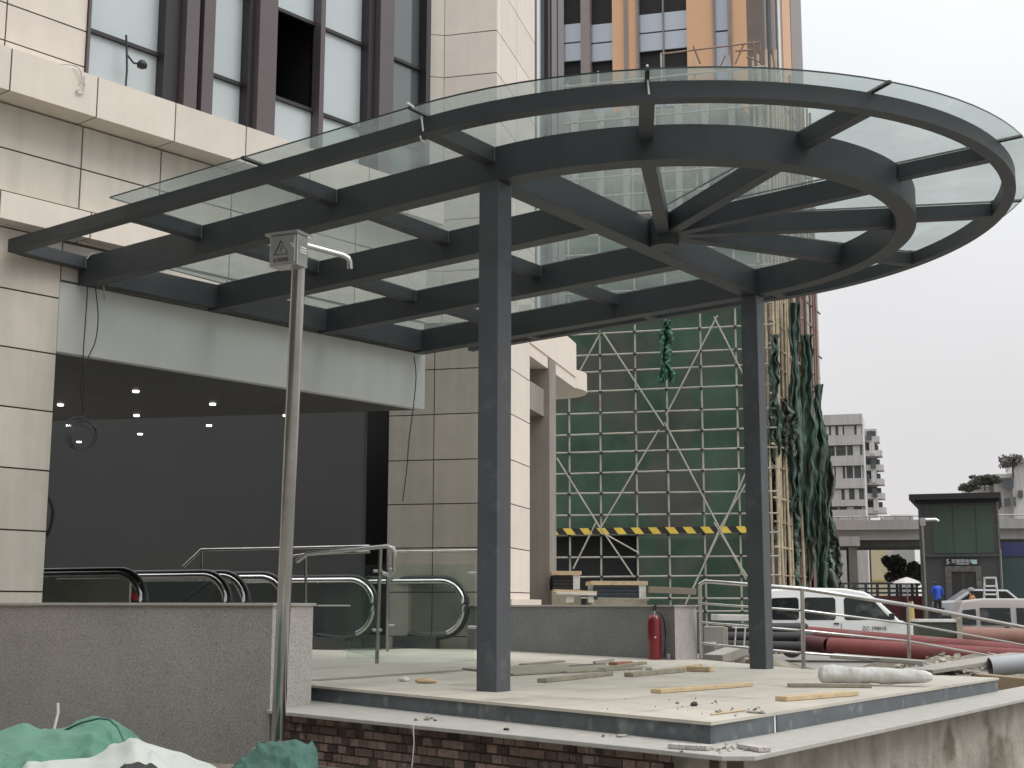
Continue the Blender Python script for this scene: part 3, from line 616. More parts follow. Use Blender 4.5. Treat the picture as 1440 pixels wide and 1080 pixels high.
mb = MB(); mb.box(Frame((12.2, 14.6), 97, True), 0, 3.4, -.03, .03, ZP+.2, ZP+1.03); tag(mb.build('parapet', mat('beige_parapet', (.62, .57, .50), .7)), 'low beige panel seen through the leftmost escalator glass', 'parapet')
# ================================================================== STAINLESS RAILINGS
def rail_tube(mb, pts, r): mb.tube(pts, r, 10)
rl = thing('glass_railing', 'stainless steel railing with glass infill in front of the escalators', 'railing', (13.3, 11.3, ZP))
pB = onz(530, 933, ZP); pt = atd(540, 770, (pB-EYE)@FW)
dp = (pB-EYE)@FW
def hz(x, y, dd_): return atd(x, y, dd_)
mb = MB(); mb.tube([hz(417, 790, dp), hz(432, 779, dp), hz(545, 768, dp-.05), hz(553, 771, dp-.05), hz(555, 778, dp-.05), hz(554, 803, dp-.05), hz(548, 809, dp-.05), hz(538, 806, dp-.05)], .027, 10); mb.build('handrail', SS, rl)
mb = MB(); mb.tube([(pB[0], pB[1], ZP), hz(535, 772, dp)], .024, 10); mb.build('post', SSD, rl)
mb = MB(); q = hz(545, 915, dp+1); q = onz(545, 916, ZP); dq = (q-EYE)@FW; mb.tube([(q[0], q[1], ZP), hz(545, 780, dq)], .024, 10); mb.build('post', SSD, rl)
for x, y in ((537, 803), (536, 886)):
    mb = MB(); mb.tube([hz(x-12, y, dp), hz(x+1, y, dp)], .018, 8); mb.build('glass_clamp', SS, rl)
for x, y in ((552, 800), (550, 879)):
    mb = MB(); mb.tube([hz(x-6, y, dq), hz(x+5, y, dq)], .016, 8); mb.build('glass_clamp', SS, rl)
ga, gb = hz(418, 905, dp+1.2), hz(530, 912, dp)
g0 = onz(452, 948, ZP)
mb = MB(); c1 = onz(528, 932, ZP); c0 = onz(455, 915, ZP); mb.prism([(c1[0], c1[1]), (c0[0], c0[1]), (c0[0]+.01, c0[1]+.008), (c1[0]+.01, c1[1]+.008)], ZP+.06, ZP+.86); mb.build('glass_pane', CLEAR, rl)
rl2 = thing('glass_railing', 'long stainless handrail along the hall wall behind the escalators', 'railing', tuple(onz(560, 905, ZP)))
mb = MB(); mb.tube([hz(258, 797, 21), hz(283, 773, 21), hz(395, 771, 21), hz(520, 768, 20.5)], .024, 8); mb.tube([hz(395, 785, 20), hz(432, 779, 20), hz(520, 776, 19.8)], .02, 8)
mb.tube([hz(552, 776, 20.5), hz(672, 774, 20.8)], .024, 8); mb.build('handrail', SSD, rl2)
mb = MB(); mb.tube([hz(284, 775, 21), hz(284, 800, 21)], .02, 8); mb.tube([hz(430, 782, 20), hz(430, 850, 20)], .02, 8); mb.build('post', SSD, rl2)
rl3 = thing('glass_railing', 'glass panel edge with clamps just left of the near column', 'railing', tuple(onz(667, 935, ZP)))
q = onz(667, 935, ZP); dq = (q-EYE)@FW
mb = MB(); mb.box(Frame(q, 110, True), 0, 1.6, -.006, .006, ZP+.05, ZP+.05+1.12*133/133); mb.build('glass_pane', CLEAR, rl3)
for y in (806, 882):
    mb = MB(); mb.tube([hz(658, y, dq), hz(670, y, dq)], .02, 8); mb.build('glass_clamp', SS, rl3)
# ramp railing on the right
rr = thing('ramp_railing', 'stainless steel ramp railing with four rails descending to the right', 'railing', (16.45, 8.42, ZP))
posts = [(986, 926, 820, 18.0), (1130, 941, 828, 17.1), (1279, 948, 851, 19.9), (1500, 985, 893, 24.0)]
ramp = thing('access_ramp', 'narrow concrete ramp under the stainless railing on the right', 'ramp', tuple(atd(1130, 941, 17.1)))
for i, (x, yb, yt, dpt) in enumerate(posts):
    P = atd(x, yb, dpt); Tt = atd(x-2, yt, dpt); mb = MB(); mb.tube([P-np.array([0, 0, .05]), Tt], .026, 10); mb.build('post', SS, rr)
for j, fr_ in enumerate((0, .27, .52, .80)):
    pts = []
    for i, (x, yb, yt, dpt) in enumerate(posts): pts.append(atd(x-2, yt+(yb-yt)*fr_, dpt))
    if j == 0: pts = [pts[0]+np.array([-.0, 0, -.02]), atd(992, 817.5, 17.95)]+pts[1:]
    mb = MB(); mb.tube(pts, .028 if j == 0 else .016, 10); mb.build('handrail' if j == 0 else 'rail', SS, rr)
mb = MB(); ft = [atd(x, yb, dpt) for x, yb, yt, dpt in posts]
vs = [];
off = np.array([.35, .9, 0])
for p in ft: vs += [p+np.array([-.06, -.08, 0]), p+off, p+np.array([-.06, -.08, -1.0]), p+off+np.array([0, 0, -1.0])]
fs = []
for i in range(3):
    a = i*4; c_ = a+4; fs += [(a, c_, c_+1, a+1), (a, a+2, c_+2, c_), (a+1, c_+1, c_+3, a+3)]
mb.add(vs, fs); mb.build('ramp_slab', CONC, ramp)
# ================================================================== FIRE EXTINGUISHER
ep = onz(921, 927.5, ZP)
ex = thing('fire_extinguisher', 'red fire extinguisher with black hose standing against the dark granite wall', 'fire extinguisher', tuple(ep))
mb = MB(); mb.lathe(ep, [(.083, .004), (.088, .02), (.088, .50), (.082, .53), (.06, .56), (.025, .58)], 20); mb.build('cylinder', RED, ex)
mb = MB(); mb.lathe(ep, [(.02, .575), (.022, .60), (.018, .62)], 12); mb.build('neck', SS, ex)
mb = MB(); p = ep+np.array([0, 0, .62]); mb.tube([p, p+np.array([.02, -.02, .09])], .012, 8); mb.beam(p+np.array([-.05, .03, .02]), p+np.array([.06, -.03, .05]), .022, .012); mb.beam(p+np.array([-.02, .02, .05]), p+np.array([.07, -.04, .1]), .02, .01); mb.build('valve_handle', BLACK, ex)
mb = MB(); s1 = RT*1.0
mb.tube([p+s1*.02, p+s1*.08-np.array([0, 0, .03]), p+s1*.125-np.array([0, 0, .12]), p+s1*.14-np.array([0, 0, .3]), p+s1*.13-np.array([0, 0, .5]), p+s1*.12-np.array([0, 0, .585])], .009, 8); mb.build('hose', BLACK, ex)
mb = MB(); bb = ep-FW*.087+np.array([0, 0, .3]); mb.beam(bb+RT*-.012, bb+RT*.012, .006, .02); mb.build('sticker', mat('pale_sticker', (.75, .6, .55), .5), ex)
mb = MB(); mb.box(Frame(onz(938, 927.5, ZP), 10), 0, .12, 0, .1, ZP+.001, ZP+.075); tag(mb.build('paper_cup_box', WPL, bevel=.008), 'small white and tan carton lying beside the fire extinguisher', 'carton')
# ================================================================== PLANKS AND DEBRIS ON THE PLATFORM
def plank(name, label, a, b_, wd, h, m, z=ZP+.001, cat='plank', group=None, lift=0):
    A_ = onz(*a, z); B_ = onz(*b_, z); A_[2] += h/2+.002; B_[2] += h/2+.002+lift; mb = MB(); mb.beam(A_, B_, wd, h); return tag(mb.build(name, m, bevel=.003), label, cat, group)
plank('plank', 'grey-green wooden plank lying in front of the plywood sheet', (762, 960), (856, 950), .1, .035, WOODG)
plank('plank', 'greenish plank lying behind the pale centre plank', (884, 952), (958, 945), .1, .04, WOODG)
plank('plank', 'pale wooden plank lying alone near the middle of the platform edge', (922, 975), (1052, 965), .1, .03, WOOD)
plank('plank', 'fresh orange wooden plank nearest the right edge of the platform', (1098, 986), (1200, 978), .1, .032, WOOD)
plank('board', 'long dark greenish board in front of the white wrapped roll', (1108, 966), (1225, 967), .12, .03, WOODG)
plank('plank', 'short pale wooden block left of the far column', (968, 944), (1001, 945), .1, .05, WOOD)
plank('plank', 'white painted batten beyond the pile of planks', (912, 942), (950, 939), .09, .03, WPL)
plank('brick_piece', 'reddish brick piece in the debris behind the planks', (862, 938), (884, 936), .11, .05, mat('redbrick', (.38, .17, .11), .9), cat='brick')
plank('steel_angle', 'grey steel angle pieces in the debris pile', (803, 940), (850, 936), .05, .03, SSD, cat='steel angle')
plank('thin_batten', 'thin dark batten under the greenish plank', (795, 947), (900, 941), .06, .02, WOODG, cat='batten')
pa = [onz(x, y, ZP)[:2] for x, y in ((650, 942), (722, 950.5), (905, 941), (800, 935))]
mb = MB(); mb.prism([tuple(p) for p in pa], ZP+.006, ZP+.022); tag(mb.build('plywood_sheet', mat('ply', (.30, .28, .215), .8, 0, .2, 3)), 'large flat grey-green plywood sheet on the platform behind the near column', 'plywood')
plank('plank', 'short grey-green plank end crossing the debris pile', (846, 944), (905, 938), .09, .03, WOODG, lift=.03)
plank('steel_tube', 'short thin steel tube lying beside the reddish brick piece', (836, 935), (862, 932), .04, .04, SS, cat='steel tube')
plank('plank', 'narrow pale batten lying across the greenish plank', (906, 948), (985, 941), .06, .025, WOOD, lift=.03, cat='batten')
plank('plank', 'dusty grey offcut board left of the debris pile', (735, 936), (790, 931), .1, .02, WOODG)
plank('batten', 'very thin pale sliver of wood near the front corner', (1000, 1006), (1046, 1000), .02, .008, WOOD, cat='batten')
# wrapped roll
ra, rb = onz(1152, 962, ZP), onz(1312, 966, ZP)
mb = MB(); n_ = 26
def rollp(u, v):
    c_ = ra+(rb-ra)*u; t_ = v*2*math.pi; r_ = (.10-.035*u)*min(1, .55+u*9, .5+(1-u)*7)*(1+.2*mn.noise(Vector((u*7, math.cos(t_)*1.3, math.sin(t_)*1.3)))+.07*mn.noise(Vector((u*26, math.cos(t_)*3, math.sin(t_)*3))))*(.75 if u in (0, 1) else 1)
    dd_ = (rb-ra)/np.linalg.norm(rb-ra); nn_ = np.array([-dd_[1], dd_[0], 0])
    return c_+nn_*math.cos(t_)*r_*1.15+np.array([0, 0, max(.004, .085+math.sin(t_)*r_*.85)])
mb.grid(rollp, 80, 21); mb.add([rollp(0, v/20) for v in range(20)], [tuple(range(20))]); mb.add([rollp(1, v/20) for v in range(20)], [tuple(range(20))])
tag(mb.build('wrapped_roll', WPL), 'long roll wrapped in crumpled white plastic on the platform edge', 'roll')
def crumb(name, label, x, y, z, s, m, cat, seed):
    P = onz(x, y, z); bm = bmesh.new(); bmesh.ops.create_icosphere(bm, subdivisions=2, radius=1)
    for v in bm.verts:
        k = 1+.35*mn.noise(v.co*1.3+Vector((seed, seed*2, 0))); v.co = Vector((v.co.x*s[0]*k, v.co.y*s[1]*k, max(-s[2]*.6, v.co.z*s[2]*k)))
    me = bpy.data.meshes.new(name); bm.to_mesh(me); bm.free(); me.materials.append(m); o = bpy.data.objects.new(name, me); sc.collection.objects.link(o)
    o.location = (P[0], P[1], z+s[2]*.6+.001); o.rotation_euler[2] = seed; return tag(o, label, cat)
crumb('crumpled_paper', 'crumpled white paper scrap, left of two near the step edge', 568, 958, ZP, (.09, .05, .025), WPL, 'paper', 1)
crumb('crumpled_paper', 'crumpled cream paper scrap, right of two near the step edge', 598, 961, ZP, (.1, .05, .03), WOOD, 'paper', 2)
crumb('twig_scrap', 'small dark scrap on the platform near its front corner', 976, 993, ZP, (.04, .02, .02), BLACK, 'scrap', 3)
crumb('twig_scrap', 'tiny dark offcut lying nearest the front corner of the platform', 1011, 1002, ZP, (.045, .015, .008), WOODG, 'scrap', 4)
crumb('twig_scrap', 'short pale offcut near the white gap of the riser', 1062, 1003, ZP, (.08, .02, .008), WOODG, 'scrap', 4.4)
crumb('tile_scrap', 'small dark tile scrap on the left step edge', 875, 1036, ZT, (.06, .025, .01), CONC, 'scrap', 6.2)
crumb('bottle_cap', 'small black cap lying on the step', 712, 1027, ZT, (.022, .022, .01), BLACK, 'cap', 5)
for (a, b_, lb, s_) in (((943, 1052), (998, 1055), 'flat grey stone offcut on the step below the platform corner', .09), ((1044, 1052), (1076, 1058), 'broken grey tile piece on the step right of the platform corner', .08)):
    o = plank('stone_offcut', lb, a, b_, s_, .025, GRANL, z=ZT+.001, cat='offcut')
mb = MB(); random.seed(3)
for k in range(120):
    c_ = random.choice(((1010, 1056, ZT, 26, 8), (820, 942, ZP, 70, 9), (1040, 1000, ZP, 40, 8), (1003, 1053, ZT, 16, 6), (600, 1013, ZT, 12, 4), (870, 1035, ZT, 14, 3), (830, 945, ZP, 60, 7), (980, 990, ZP, 60, 14)))
    P = onz(c_[0]+random.gauss(0, c_[3]), min(c_[1]+random.gauss(0, c_[4]*.4), 1060), c_[2]); r_ = random.uniform(.006, .018)
    vs = [P+np.array([random.uniform(-1, 1)*r_, random.uniform(-1, 1)*r_, .001+(i > 3)*r_]) for i in range(7)]
    mb.add(vs, [(0, 1, 4), (1, 2, 5), (2, 3, 6), (3, 0, 4), (4, 5, 6), (0, 1, 2, 3)])
tag(mb.build('gravel_crumbs', CONC), 'loose mortar crumbs scattered on the platform and step', 'rubble', kind='stuff')
mb = MB(); P = atd(581, 1018, 9.6)
pe = onpl(581, 1020, BF.P+BF.n*.14, BF.n)
mb.tube([pe, pe+np.array([.0, -.01, -.12]), pe+np.array([-.01, .0, -.3]), pe+np.array([0, 0, -.8])], .005, 5); tag(mb.build('string', WPL), 'white string hanging from the step over the brick base', 'string')
# ================================================================== STACKED CRATES BEHIND THE RIGHT WALL
def crate(x0, x1, yt, yb, dep, az, label, side=BLACK, top=WOOD, thick=.07):
    P = atd(x0, yb, dep); fr = Frame(P, az)
    if fr.n@FW > 0: fr = Frame(P, az, True)
    u1, _ = fr.px(x1, yb); _, z1 = fr.px((x0+x1)/2, yt); z0 = P[2]
    t = thing('stone_crate', label, 'crate', (P[0], P[1], .0))
    mb = MB(); 
    for k in range(4): mb.box(fr, .03, u1-.03, -.85, -.02, z0+(z1-thick-z0)*k/4+.004, z0+(z1-thick-z0)*(k+1)/4-.004)
    mb.build('slab_stack', side, t)
    mb = MB()
    for k in range(3): mb.box(fr, 0, u1, -.95+k*.32, -.78+k*.32, z1-thick, z1)
    mb.box(fr, -.01, u1+.01, .0, .03, z1-thick, z1); mb.build('top_board', top, t)
    mb = MB(); mb.box(fr, u1-.14, u1-.02, -.9, .012, z0, z1-thick-.002); mb.build('foam_wrap', WPL, t)
    mb = MB(); mb.box(fr, 0, u1, -.9, 0, -.0, z0-.002); mb.build('pallet_stack', WOODG, t)
    return t
crate(776, 817, 803, 829, 24.5, -52, 'short crate with raw wood top board, left of the two behind the granite wall')
crate(832, 910, 817, 843, 24, -52, 'long crate of dark slabs with wood top, right of the two behind the granite wall', side=mat('dark_slab', (.03, .04, .05), .3))
def loose(name, lb, cat, x0, y0, x1, y1, dep, wd, h, m):
    a = atd(x0, y0, dep); c_ = atd(x1, y1, dep); mb = MB(); mb.beam(a, c_, wd, h); return tag(mb.build(name, m, bevel=.004), lb, cat)
loose('board', 'pale board resting over the short crate behind the wall', 'board', 779, 831, 838, 834, 22.8, .5, .05, WOOD)
loose('board', 'white slanted board in front of the two crates', 'board', 782, 834, 838, 836, 22.4, .35, .04, WPL)
loose('board', 'brown wooden beam lying beyond the crates to the right', 'beam', 912, 829, 978, 832, 24, .2, .11, mat('brownbeam', (.22, .18, .14), .8))
loose('block', 'white foam block under the slanted board', 'block', 796, 843, 806, 843, 22.4, .3, .1, WPL)
loose('block', 'second white foam block under the slanted board, on its right', 'block', 827, 843, 834, 843, 22.4, .3, .1, WPL)
loose('beam', 'grey squared timber lying along the top of the granite wall', 'beam', 840, 842, 912, 843, 22.4, .2, .035, WOODG)
# ================================================================== NETTING HEAPS AND SHEET IN THE FOREGROUND
def interp(pts, x):
    if x <= pts[0][0]: return pts[0][1]
    for a, c in zip(pts[:-1], pts[1:]):
        if x <= c[0]:
            t_ = (x-a[0])/(c[0]-a[0]); t_ = t_*t_*(3-2*t_)*.5+t_*.5; return a[1]+(c[1]-a[1])*t_
    return pts[-1][1]
def heap(name, label, cat, prof, dep, back, front, m, seed, fold=.06, zmin=.3, ff=3., drop=.55, skew=.5):
    x0, x1 = prof[0][0], prof[-1][0]
    def fn(u, v):
        x = x0+(x1-x0)*u; c_ = atd(x, interp(prof, x), dep+.0); zc = c_[2]
        if v < .7:
            t_ = 1-v/.7; dd_ = -front*t_; z = zc-drop*t_**1.4
        else:
            t_ = (v-.7)/.3; dd_ = back*t_; z = zc-(zc-zmin)*t_**1.5
        P = atd(x, 853, dep+dd_)
        q = Vector((u*ff+v*skew*3, v*ff*1.2, seed)); k = mn.noise(q*1.3)+.5*mn.noise(q*Vector((5, 5, 1)).x)*.6
        r_ = (1-abs(mn.noise(q*2.1+Vector((3, 1, 0)))*2))
        wgt = 1-abs(v-.7)/.7*.2 if abs(v-.7) > .02 else .25
        rg = 1-abs(math.sin(u*ff*2.2+3.2*k+v*7*skew+seed)); rg2 = 1-abs(math.sin(u*ff*5.5+4*mn.noise(q*2)-v*9*skew))
        return np.array([P[0], P[1], max(zmin, z+fold*(k*.9+.6*r_-.7+.9*rg**3+.35*rg2**2)*min(1, wgt))])
    mb = MB(); mb.grid(fn, 90, 70); return tag(mb.build(name, m, solid=.006), label, cat)
heap('green_net', 'bright green debris netting heaped at the foot of the left granite wall', 'netting', [(-160, 1030), (-40, 1030), (0, 1026), (45, 1013), (70, 1024), (95, 1022), (140, 1004), (165, 1008), (190, 1022), (212, 1040), (240, 1070), (280, 1110)], 7.4, .7, 1.6, CLOTH, 1.3, .03, .4, 2.0, .5)
for i_, (pr_, dp_, sd_) in enumerate((([(-160, 1046), (0, 1048), (50, 1036), (95, 1026), (140, 1016), (160, 1017), (172, 1030), (181, 1056), (186, 1120)], 7.12, 4.2), ([(-160, 1062), (0, 1068), (30, 1058), (70, 1048), (110, 1046), (140, 1052), (150, 1090)], 6.9, 8.8))):
    o_ = heap('fold_layer', None, None, pr_, dp_, .12, .9, CLOTH, sd_, .025, .4, 1.6, .5); o_.parent = bpy.data.objects['green_net']
mb = MB(); mb.tube([atd(x, y, d_) for x, y, d_ in ((92, 1026, 7.2), (115, 1016, 7.1), (140, 1010, 7.0), (154, 1012, 6.95), (165, 1022, 6.9), (172, 1036, 6.8), (178, 1052, 6.7))], .006, 6); mb.build('hem', CLOTH2, bpy.data.objects['green_net'])
heap('white_sheet', 'white plastic sheet spread over the green netting in the foreground', 'sheet', [(40, 1090), (52, 1071), (90, 1064), (135, 1060), (170, 1046), (200, 1034), (215, 1041), (260, 1052), (300, 1068), (330, 1085), (380, 1115)], 6.4, .5, 1.3, WHITE, 5.1, .028, .35, 2, .35)
heap('black_bag', 'black bag lying on the white sheet at the bottom edge', 'bag', [(160, 1100), (172, 1079), (190, 1070), (205, 1067), (215, 1071), (222, 1069), (236, 1078), (250, 1100)], 5.6, .3, .6, BLACK, 2.2, .02, .35, 2, .4)
heap('dark_green_net', 'dark green netting bundled round the foot of the stainless pole', 'netting', [(300, 1110), (325, 1082), (345, 1060), (380, 1044), (395, 1040), (420, 1036), (440, 1044), (451, 1058), (454, 1080), (456, 1120)], 8.75, .28, .9, CLOTH2, 7.7, .05, .35, 2.6, .55, 1.0)
mb = MB(); p = atd(76, 1026, 7.5); mb.tube([p, p+np.array([.02, 0, .09]), p+np.array([.015, 0, .14])], .008, 6); tag(mb.build('plastic_tie', WPL), 'white tie sticking up behind the bright green netting', 'tie')
# ================================================================== SCAFFOLDED BUILDING
NET = mat('scaffold_net', (.068, .112, .080), .95, 0, .4, .3, .3, 3, dirt_or_refl=((.10, .102, .09), .45, .5), spec=.1)
NET2 = mat('hanging_net', (.085, .128, .104), .95, 0, .45, 1.2, .7, 6, dirt_or_refl=((.085, .10, .088), .8, .55), spec=.1)
TUBE = mat('galvanised_tube', (.36, .345, .29), .7, 0, .25, 2, dirt_or_refl=((.26, .17, .11), 1.5, .62))
BAMB = mat('bamboo', (.42, .355, .245), .7, 0, .3, 4)
BAMB2 = mat('red_brown_bamboo', (.25, .165, .135), .8, 0, .3, 4)
PALEC = mat('pale_concrete', (.31, .315, .295), .9, 0, .18, .4, .2, 2, streak=.2)
SD = 49.
SP = atd(925, 750, SD); SC = Frame(SP, 110, True)
uR, _ = SC.px(1082, 800); uL, _ = SC.px(690, 800)
u0_, u1_ = min(uL, uR), max(uL, uR)
scb = thing('scaffolded_building', 'building wrapped in green net and steel tube scaffolding beyond the platform', 'building', (SP[0], SP[1], 0))
def scz(y): return SC.px(925, y)[1]
topz = SC.px(1000, 92)[1]
# wall block behind
mb = MB()
W_ = [SC.w(u1_, -1.2, 0), SC.w(u0_+.3, -1.2, 0)]
dS = dirv(10)
CR = SC.w(uR, 0, 0)          # right-hand corner
sgn = 1 if uR > uL else -1
c1 = SC.w(uR-sgn*.8, -1.3, 0); c2 = SC.w(uL, -1.3, 0)
mb.prism([tuple(c1[:2]), tuple(c2[:2]), tuple((c2+dirv(20)*14)[:2]), tuple((c1+dS*13)[:2])], 0, topz-1.0)
mb.build('concrete_wall', PALEC, scb)
# net sheet (wavy), with the dark doorway left out low on the left
znet = scz(300)
def netfn(ua, ub_, za, zb2, sd_):
    def fn(u, v):
        U = ua+(ub_-ua)*u; Z = za+(zb2-za)*v
        return SC.w(U, -.35+.16*mn.noise(Vector((U*.5, Z*.45, sd_)))+.05*mn.noise(Vector((U*2.3, Z*1.1, sd_))), Z)
    return fn
ud0, _ = SC.px(782, 780); ud1, _ = SC.px(895, 780); zd1 = scz(752); zd0 = scz(815)
mb = MB(); mb.grid(netfn(uL, uR, zd1, znet, 1), 90, 90); mb.build('net', NET, scb, solid=.01)
mb = MB(); mb.grid(netfn(ud1, uR, 0, zd1, 1), 60, 25); mb.build('net', NET, scb, solid=.01)
mb = MB(); mb.box(SC, min(ud0, ud1)-2, max(ud0, ud1)+.3, -1.1, -1.0, 0, zd1); mb.build('dark_opening', DARK, scb)
# tubes
ulist = [SC.px(x, 640)[0] for x in (753, 801, 846, 895, 939, 988, 1039, 1074)]
for u in ulist:
    mb = MB(); mb.tube([SC.w(u+random.uniform(-.05, .05), .05, 0), SC.w(u, .05, topz+random.uniform(-.3, .8))], .04, 6); mb.build('upright', TUBE, scb)
ys_ = [860, 842, 811, 782, 752, 723, 693, 664, 635, 608, 578, 549, 519, 497, 466, 437]
zl = [scz(y) for y in ys_]; stp = (zl[-1]-zl[2])/(len(zl)-3)
z = zl[-1]
while z < topz-stp: z += stp; zl.append(z)
for z in zl:
    mb = MB(); mb.tube([SC.w(uL, .12, z+random.uniform(-.05, .05)), SC.w(uR+sgn*.4, .12, z+random.uniform(-.05, .05))], .036, 6); mb.build('ledger', TUBE, scb)
for u in ulist:
    for z in zl[:16]:
        pass
mb = MB()
for u in ulist:
    for z in zl[:18]: mb.box(SC, u-.05, u+.05, .03, .18, z-.045, z+.045)
tag(mb.build('couplers', WDARK, scb), kind='stuff')
def brace(x0, y0, x1, y1, r_=.032):
    a, za = SC.px(x0, y0); c_, zc_ = SC.px(x1, y1); mb = MB(); mb.tube([SC.w(a, .22, za), SC.w(c_, .22, zc_)], r_, 6); mb.build('brace', TUBE, scb)
for a in ((1005, 447, 1075, 585), (1010, 445, 938, 585), (850, 470, 935, 600), (846, 470, 800, 555), (928, 605, 845, 745), (936, 595, 1050, 815), (785, 645, 847, 745), (840, 735, 808, 800), (848, 745, 893, 812), (850, 750, 900, 778),
          (1050, 680, 1012, 745), (1014, 742, 975, 830), (1060, 640, 1016, 745), (965, 850, 1012, 750), (1005, 735, 1052, 812)): brace(*a)
# warning board
mb = MB(); za_, zb3 = scz(751), scz(742); U = min(ud0, uR); Ue = max(ud0, uR); k = 0; u = U
while u < Ue:
    h_ = .0; a = [SC.w(u, .24, za_), SC.w(u+.31, .24, za_), SC.w(u+.31+.18*sgn*-1, .24, zb3), SC.w(u+.18*sgn*-1, .24, zb3)]
    b_ = [p-SC.n*.02 for p in a]; mb.add(a+b_, [(0, 1, 2, 3), (7, 6, 5, 4), (0, 4, 5, 1), (1, 5, 6, 2), (2, 6, 7, 3), (3, 7, 4, 0)], k % 2); u += .31; k += 1
mb.build('warning_board', [mat('warning_yellow', (.62, .45, .06), .6, 0, .2, 3), BLACK], scb)
# bamboo along the receding side
GS = Frame(CR, 10)
if GS.n@FW > 0: GS = Frame(CR, 10, True)
random.seed(12)
SG = 7.5
for k in range(26):
    u = .1+SG*(k/26)**1.15+random.uniform(-.1, .1); zt2_ = topz+random.uniform(-.6, .8); ln_ = random.uniform(-.25, .25)
    mb = MB(); mb.tube([GS.w(u, .25+random.uniform(-.2, .2), 0), GS.w(u+ln_, .25+random.uniform(-.2, .3), zt2_)], random.uniform(.04, .065), 6); mb.build('bamboo_pole', BAMB if k < 14 else BAMB2, scb)
for k in range(26):
    z = 1+k*.9+random.uniform(-.15, .15)
    if z > topz: break
    mb = MB(); mb.tube([GS.w(-.3, .3, z), GS.w(SG+random.uniform(.2, .9), .3, z+random.uniform(-.1, .1))], .04, 6); mb.build('bamboo_ledger', BAMB if k % 2 else BAMB2, scb)
mb = MB(); mb.box(GS, .3, SG-.1, -.35, -.2, 0, topz-.8); mb.build('brown_side_wall', mat('brown_side', (.14, .12, .10), .9, 0, .3, .8), scb)
# hanging torn nets on that side
def drape(x0, x1, yt, yb, dep, seed, m=NET2, flare=.2):
    def fn(u, v):
        x = x0+(x1-x0)*(.5+(u-.5)*(.55+.45*v+.12*math.sin(v*9+seed))); y = yt+(yb-yt)*v
        dd_ = dep+.14*math.sin(u*13+seed+2*math.sin(v*4+seed))+.2*mn.noise(Vector((u*4, v*7, seed)))
        p = atd(x+7*mn.noise(Vector((v*5, seed, u)))+3.5*mn.noise(Vector((v*17, seed, u*3))), y+9*mn.noise(Vector((u*6, seed*2, 0)))*(v), dep); dr_ = (p-EYE)/dep
        return EYE+dr_*(dd_+.14*mn.noise(Vector((u*9, v*22, seed)))+.16*abs(mn.noise(Vector((u*14+v*5, v*10, seed+4)))))
    mb = MB(); mb.grid(fn, 44, 110); mb.build('torn_net', m, scb, solid=.015)
NET3 = mat('grey_green_net', (.10, .12, .10), .9, 0, .35, .8, .4, 5)
for a in ((1080, 1098, 470, 640, 48.5, 1, NET2), (1106, 1128, 425, 720, 50, 2, NET2), (1118, 1150, 470, 760, 51, 3, NET2), (1138, 1166, 540, 850, 52.5, 4, NET2), (1150, 1172, 610, 850, 54, 5.3, NET3),
          (1104, 1126, 700, 845, 50, 6.1, NET2), (1122, 1145, 640, 850, 51.5, 7.7, NET3), (1076, 1094, 600, 760, 49, 8.2, NET3), (1158, 1180, 700, 855, 55, 9.4, NET2), (1163, 1184, 745, 855, 54.5, 3.3, NET3), (1096, 1120, 560, 640, 49.6, 4.4, NET3)): drape(*a)
drape(927, 947, 450, 536, 48.5, 12.1, mat('bright_rag', (.06, .15, .11), .9, 0, .3, 2)); drape(1157, 1172, 772, 800, 53, 14.2, mat('pale_rag', (.18, .25, .21), .9, 0, .3, 2))
# debris and bamboo on top
mb = MB()
tz = topz
def topt(x0, y0, x1, y1, r_=.035): a = atd(x0, y0, SD+1); c_ = atd(x1, y1, SD+1); mb.tube([a, c_], r_, 5)
for a in ((930, 76, 1070, 59), (975, 65, 985, 90), (1046, 62, 1034, 90), (1058, 56, 1064, 92), (1068, 56, 1070, 90), (1026, 52, 1030, 90), (1034, 72, 1062, 70), (1086, 68, 1089, 95), (1050, 80, 1070, 88), (1020, 78, 1012, 96)): topt(*a)
mb.build('top_bamboo', BAMB2, scb)
cr_ = []
# pale ribs of the top storey
for k in range(11):
    u = uL+(uR-uL)*k/10; mb = MB(); mb.box(SC, u-.12, u+.12, -1.2, -.9, znet+.2, topz-1.0); mb.build('pale_rib', mat('rib', (.42, .415, .385), .8) if k == 0 else bpy.data.materials['rib'], scb)
# unseen block added behind the viewpoint: it shades the west faces and shows in the glass and steel
nbk = thing('added_shade_block', 'brown grey office block across the lane, behind the viewpoint', 'building', (-14, 18, 0)); NF = Frame((-13, -8), 90)  # unseen block, added for its shade and reflections
if NF.n[0] < 0: NF = Frame((-13, -8), 90, True)
B1('wall', mat('added_block_wall', (.20, .18, .16), .85, 0, .1, .3), nbk, NF, 0, 52, -14, 0, 0, 24)
for k in range(6): B1('window_band', WING, nbk, NF, 1, 51, .01, .1, 2.5+k*3.6, 4.4+k*3.6)
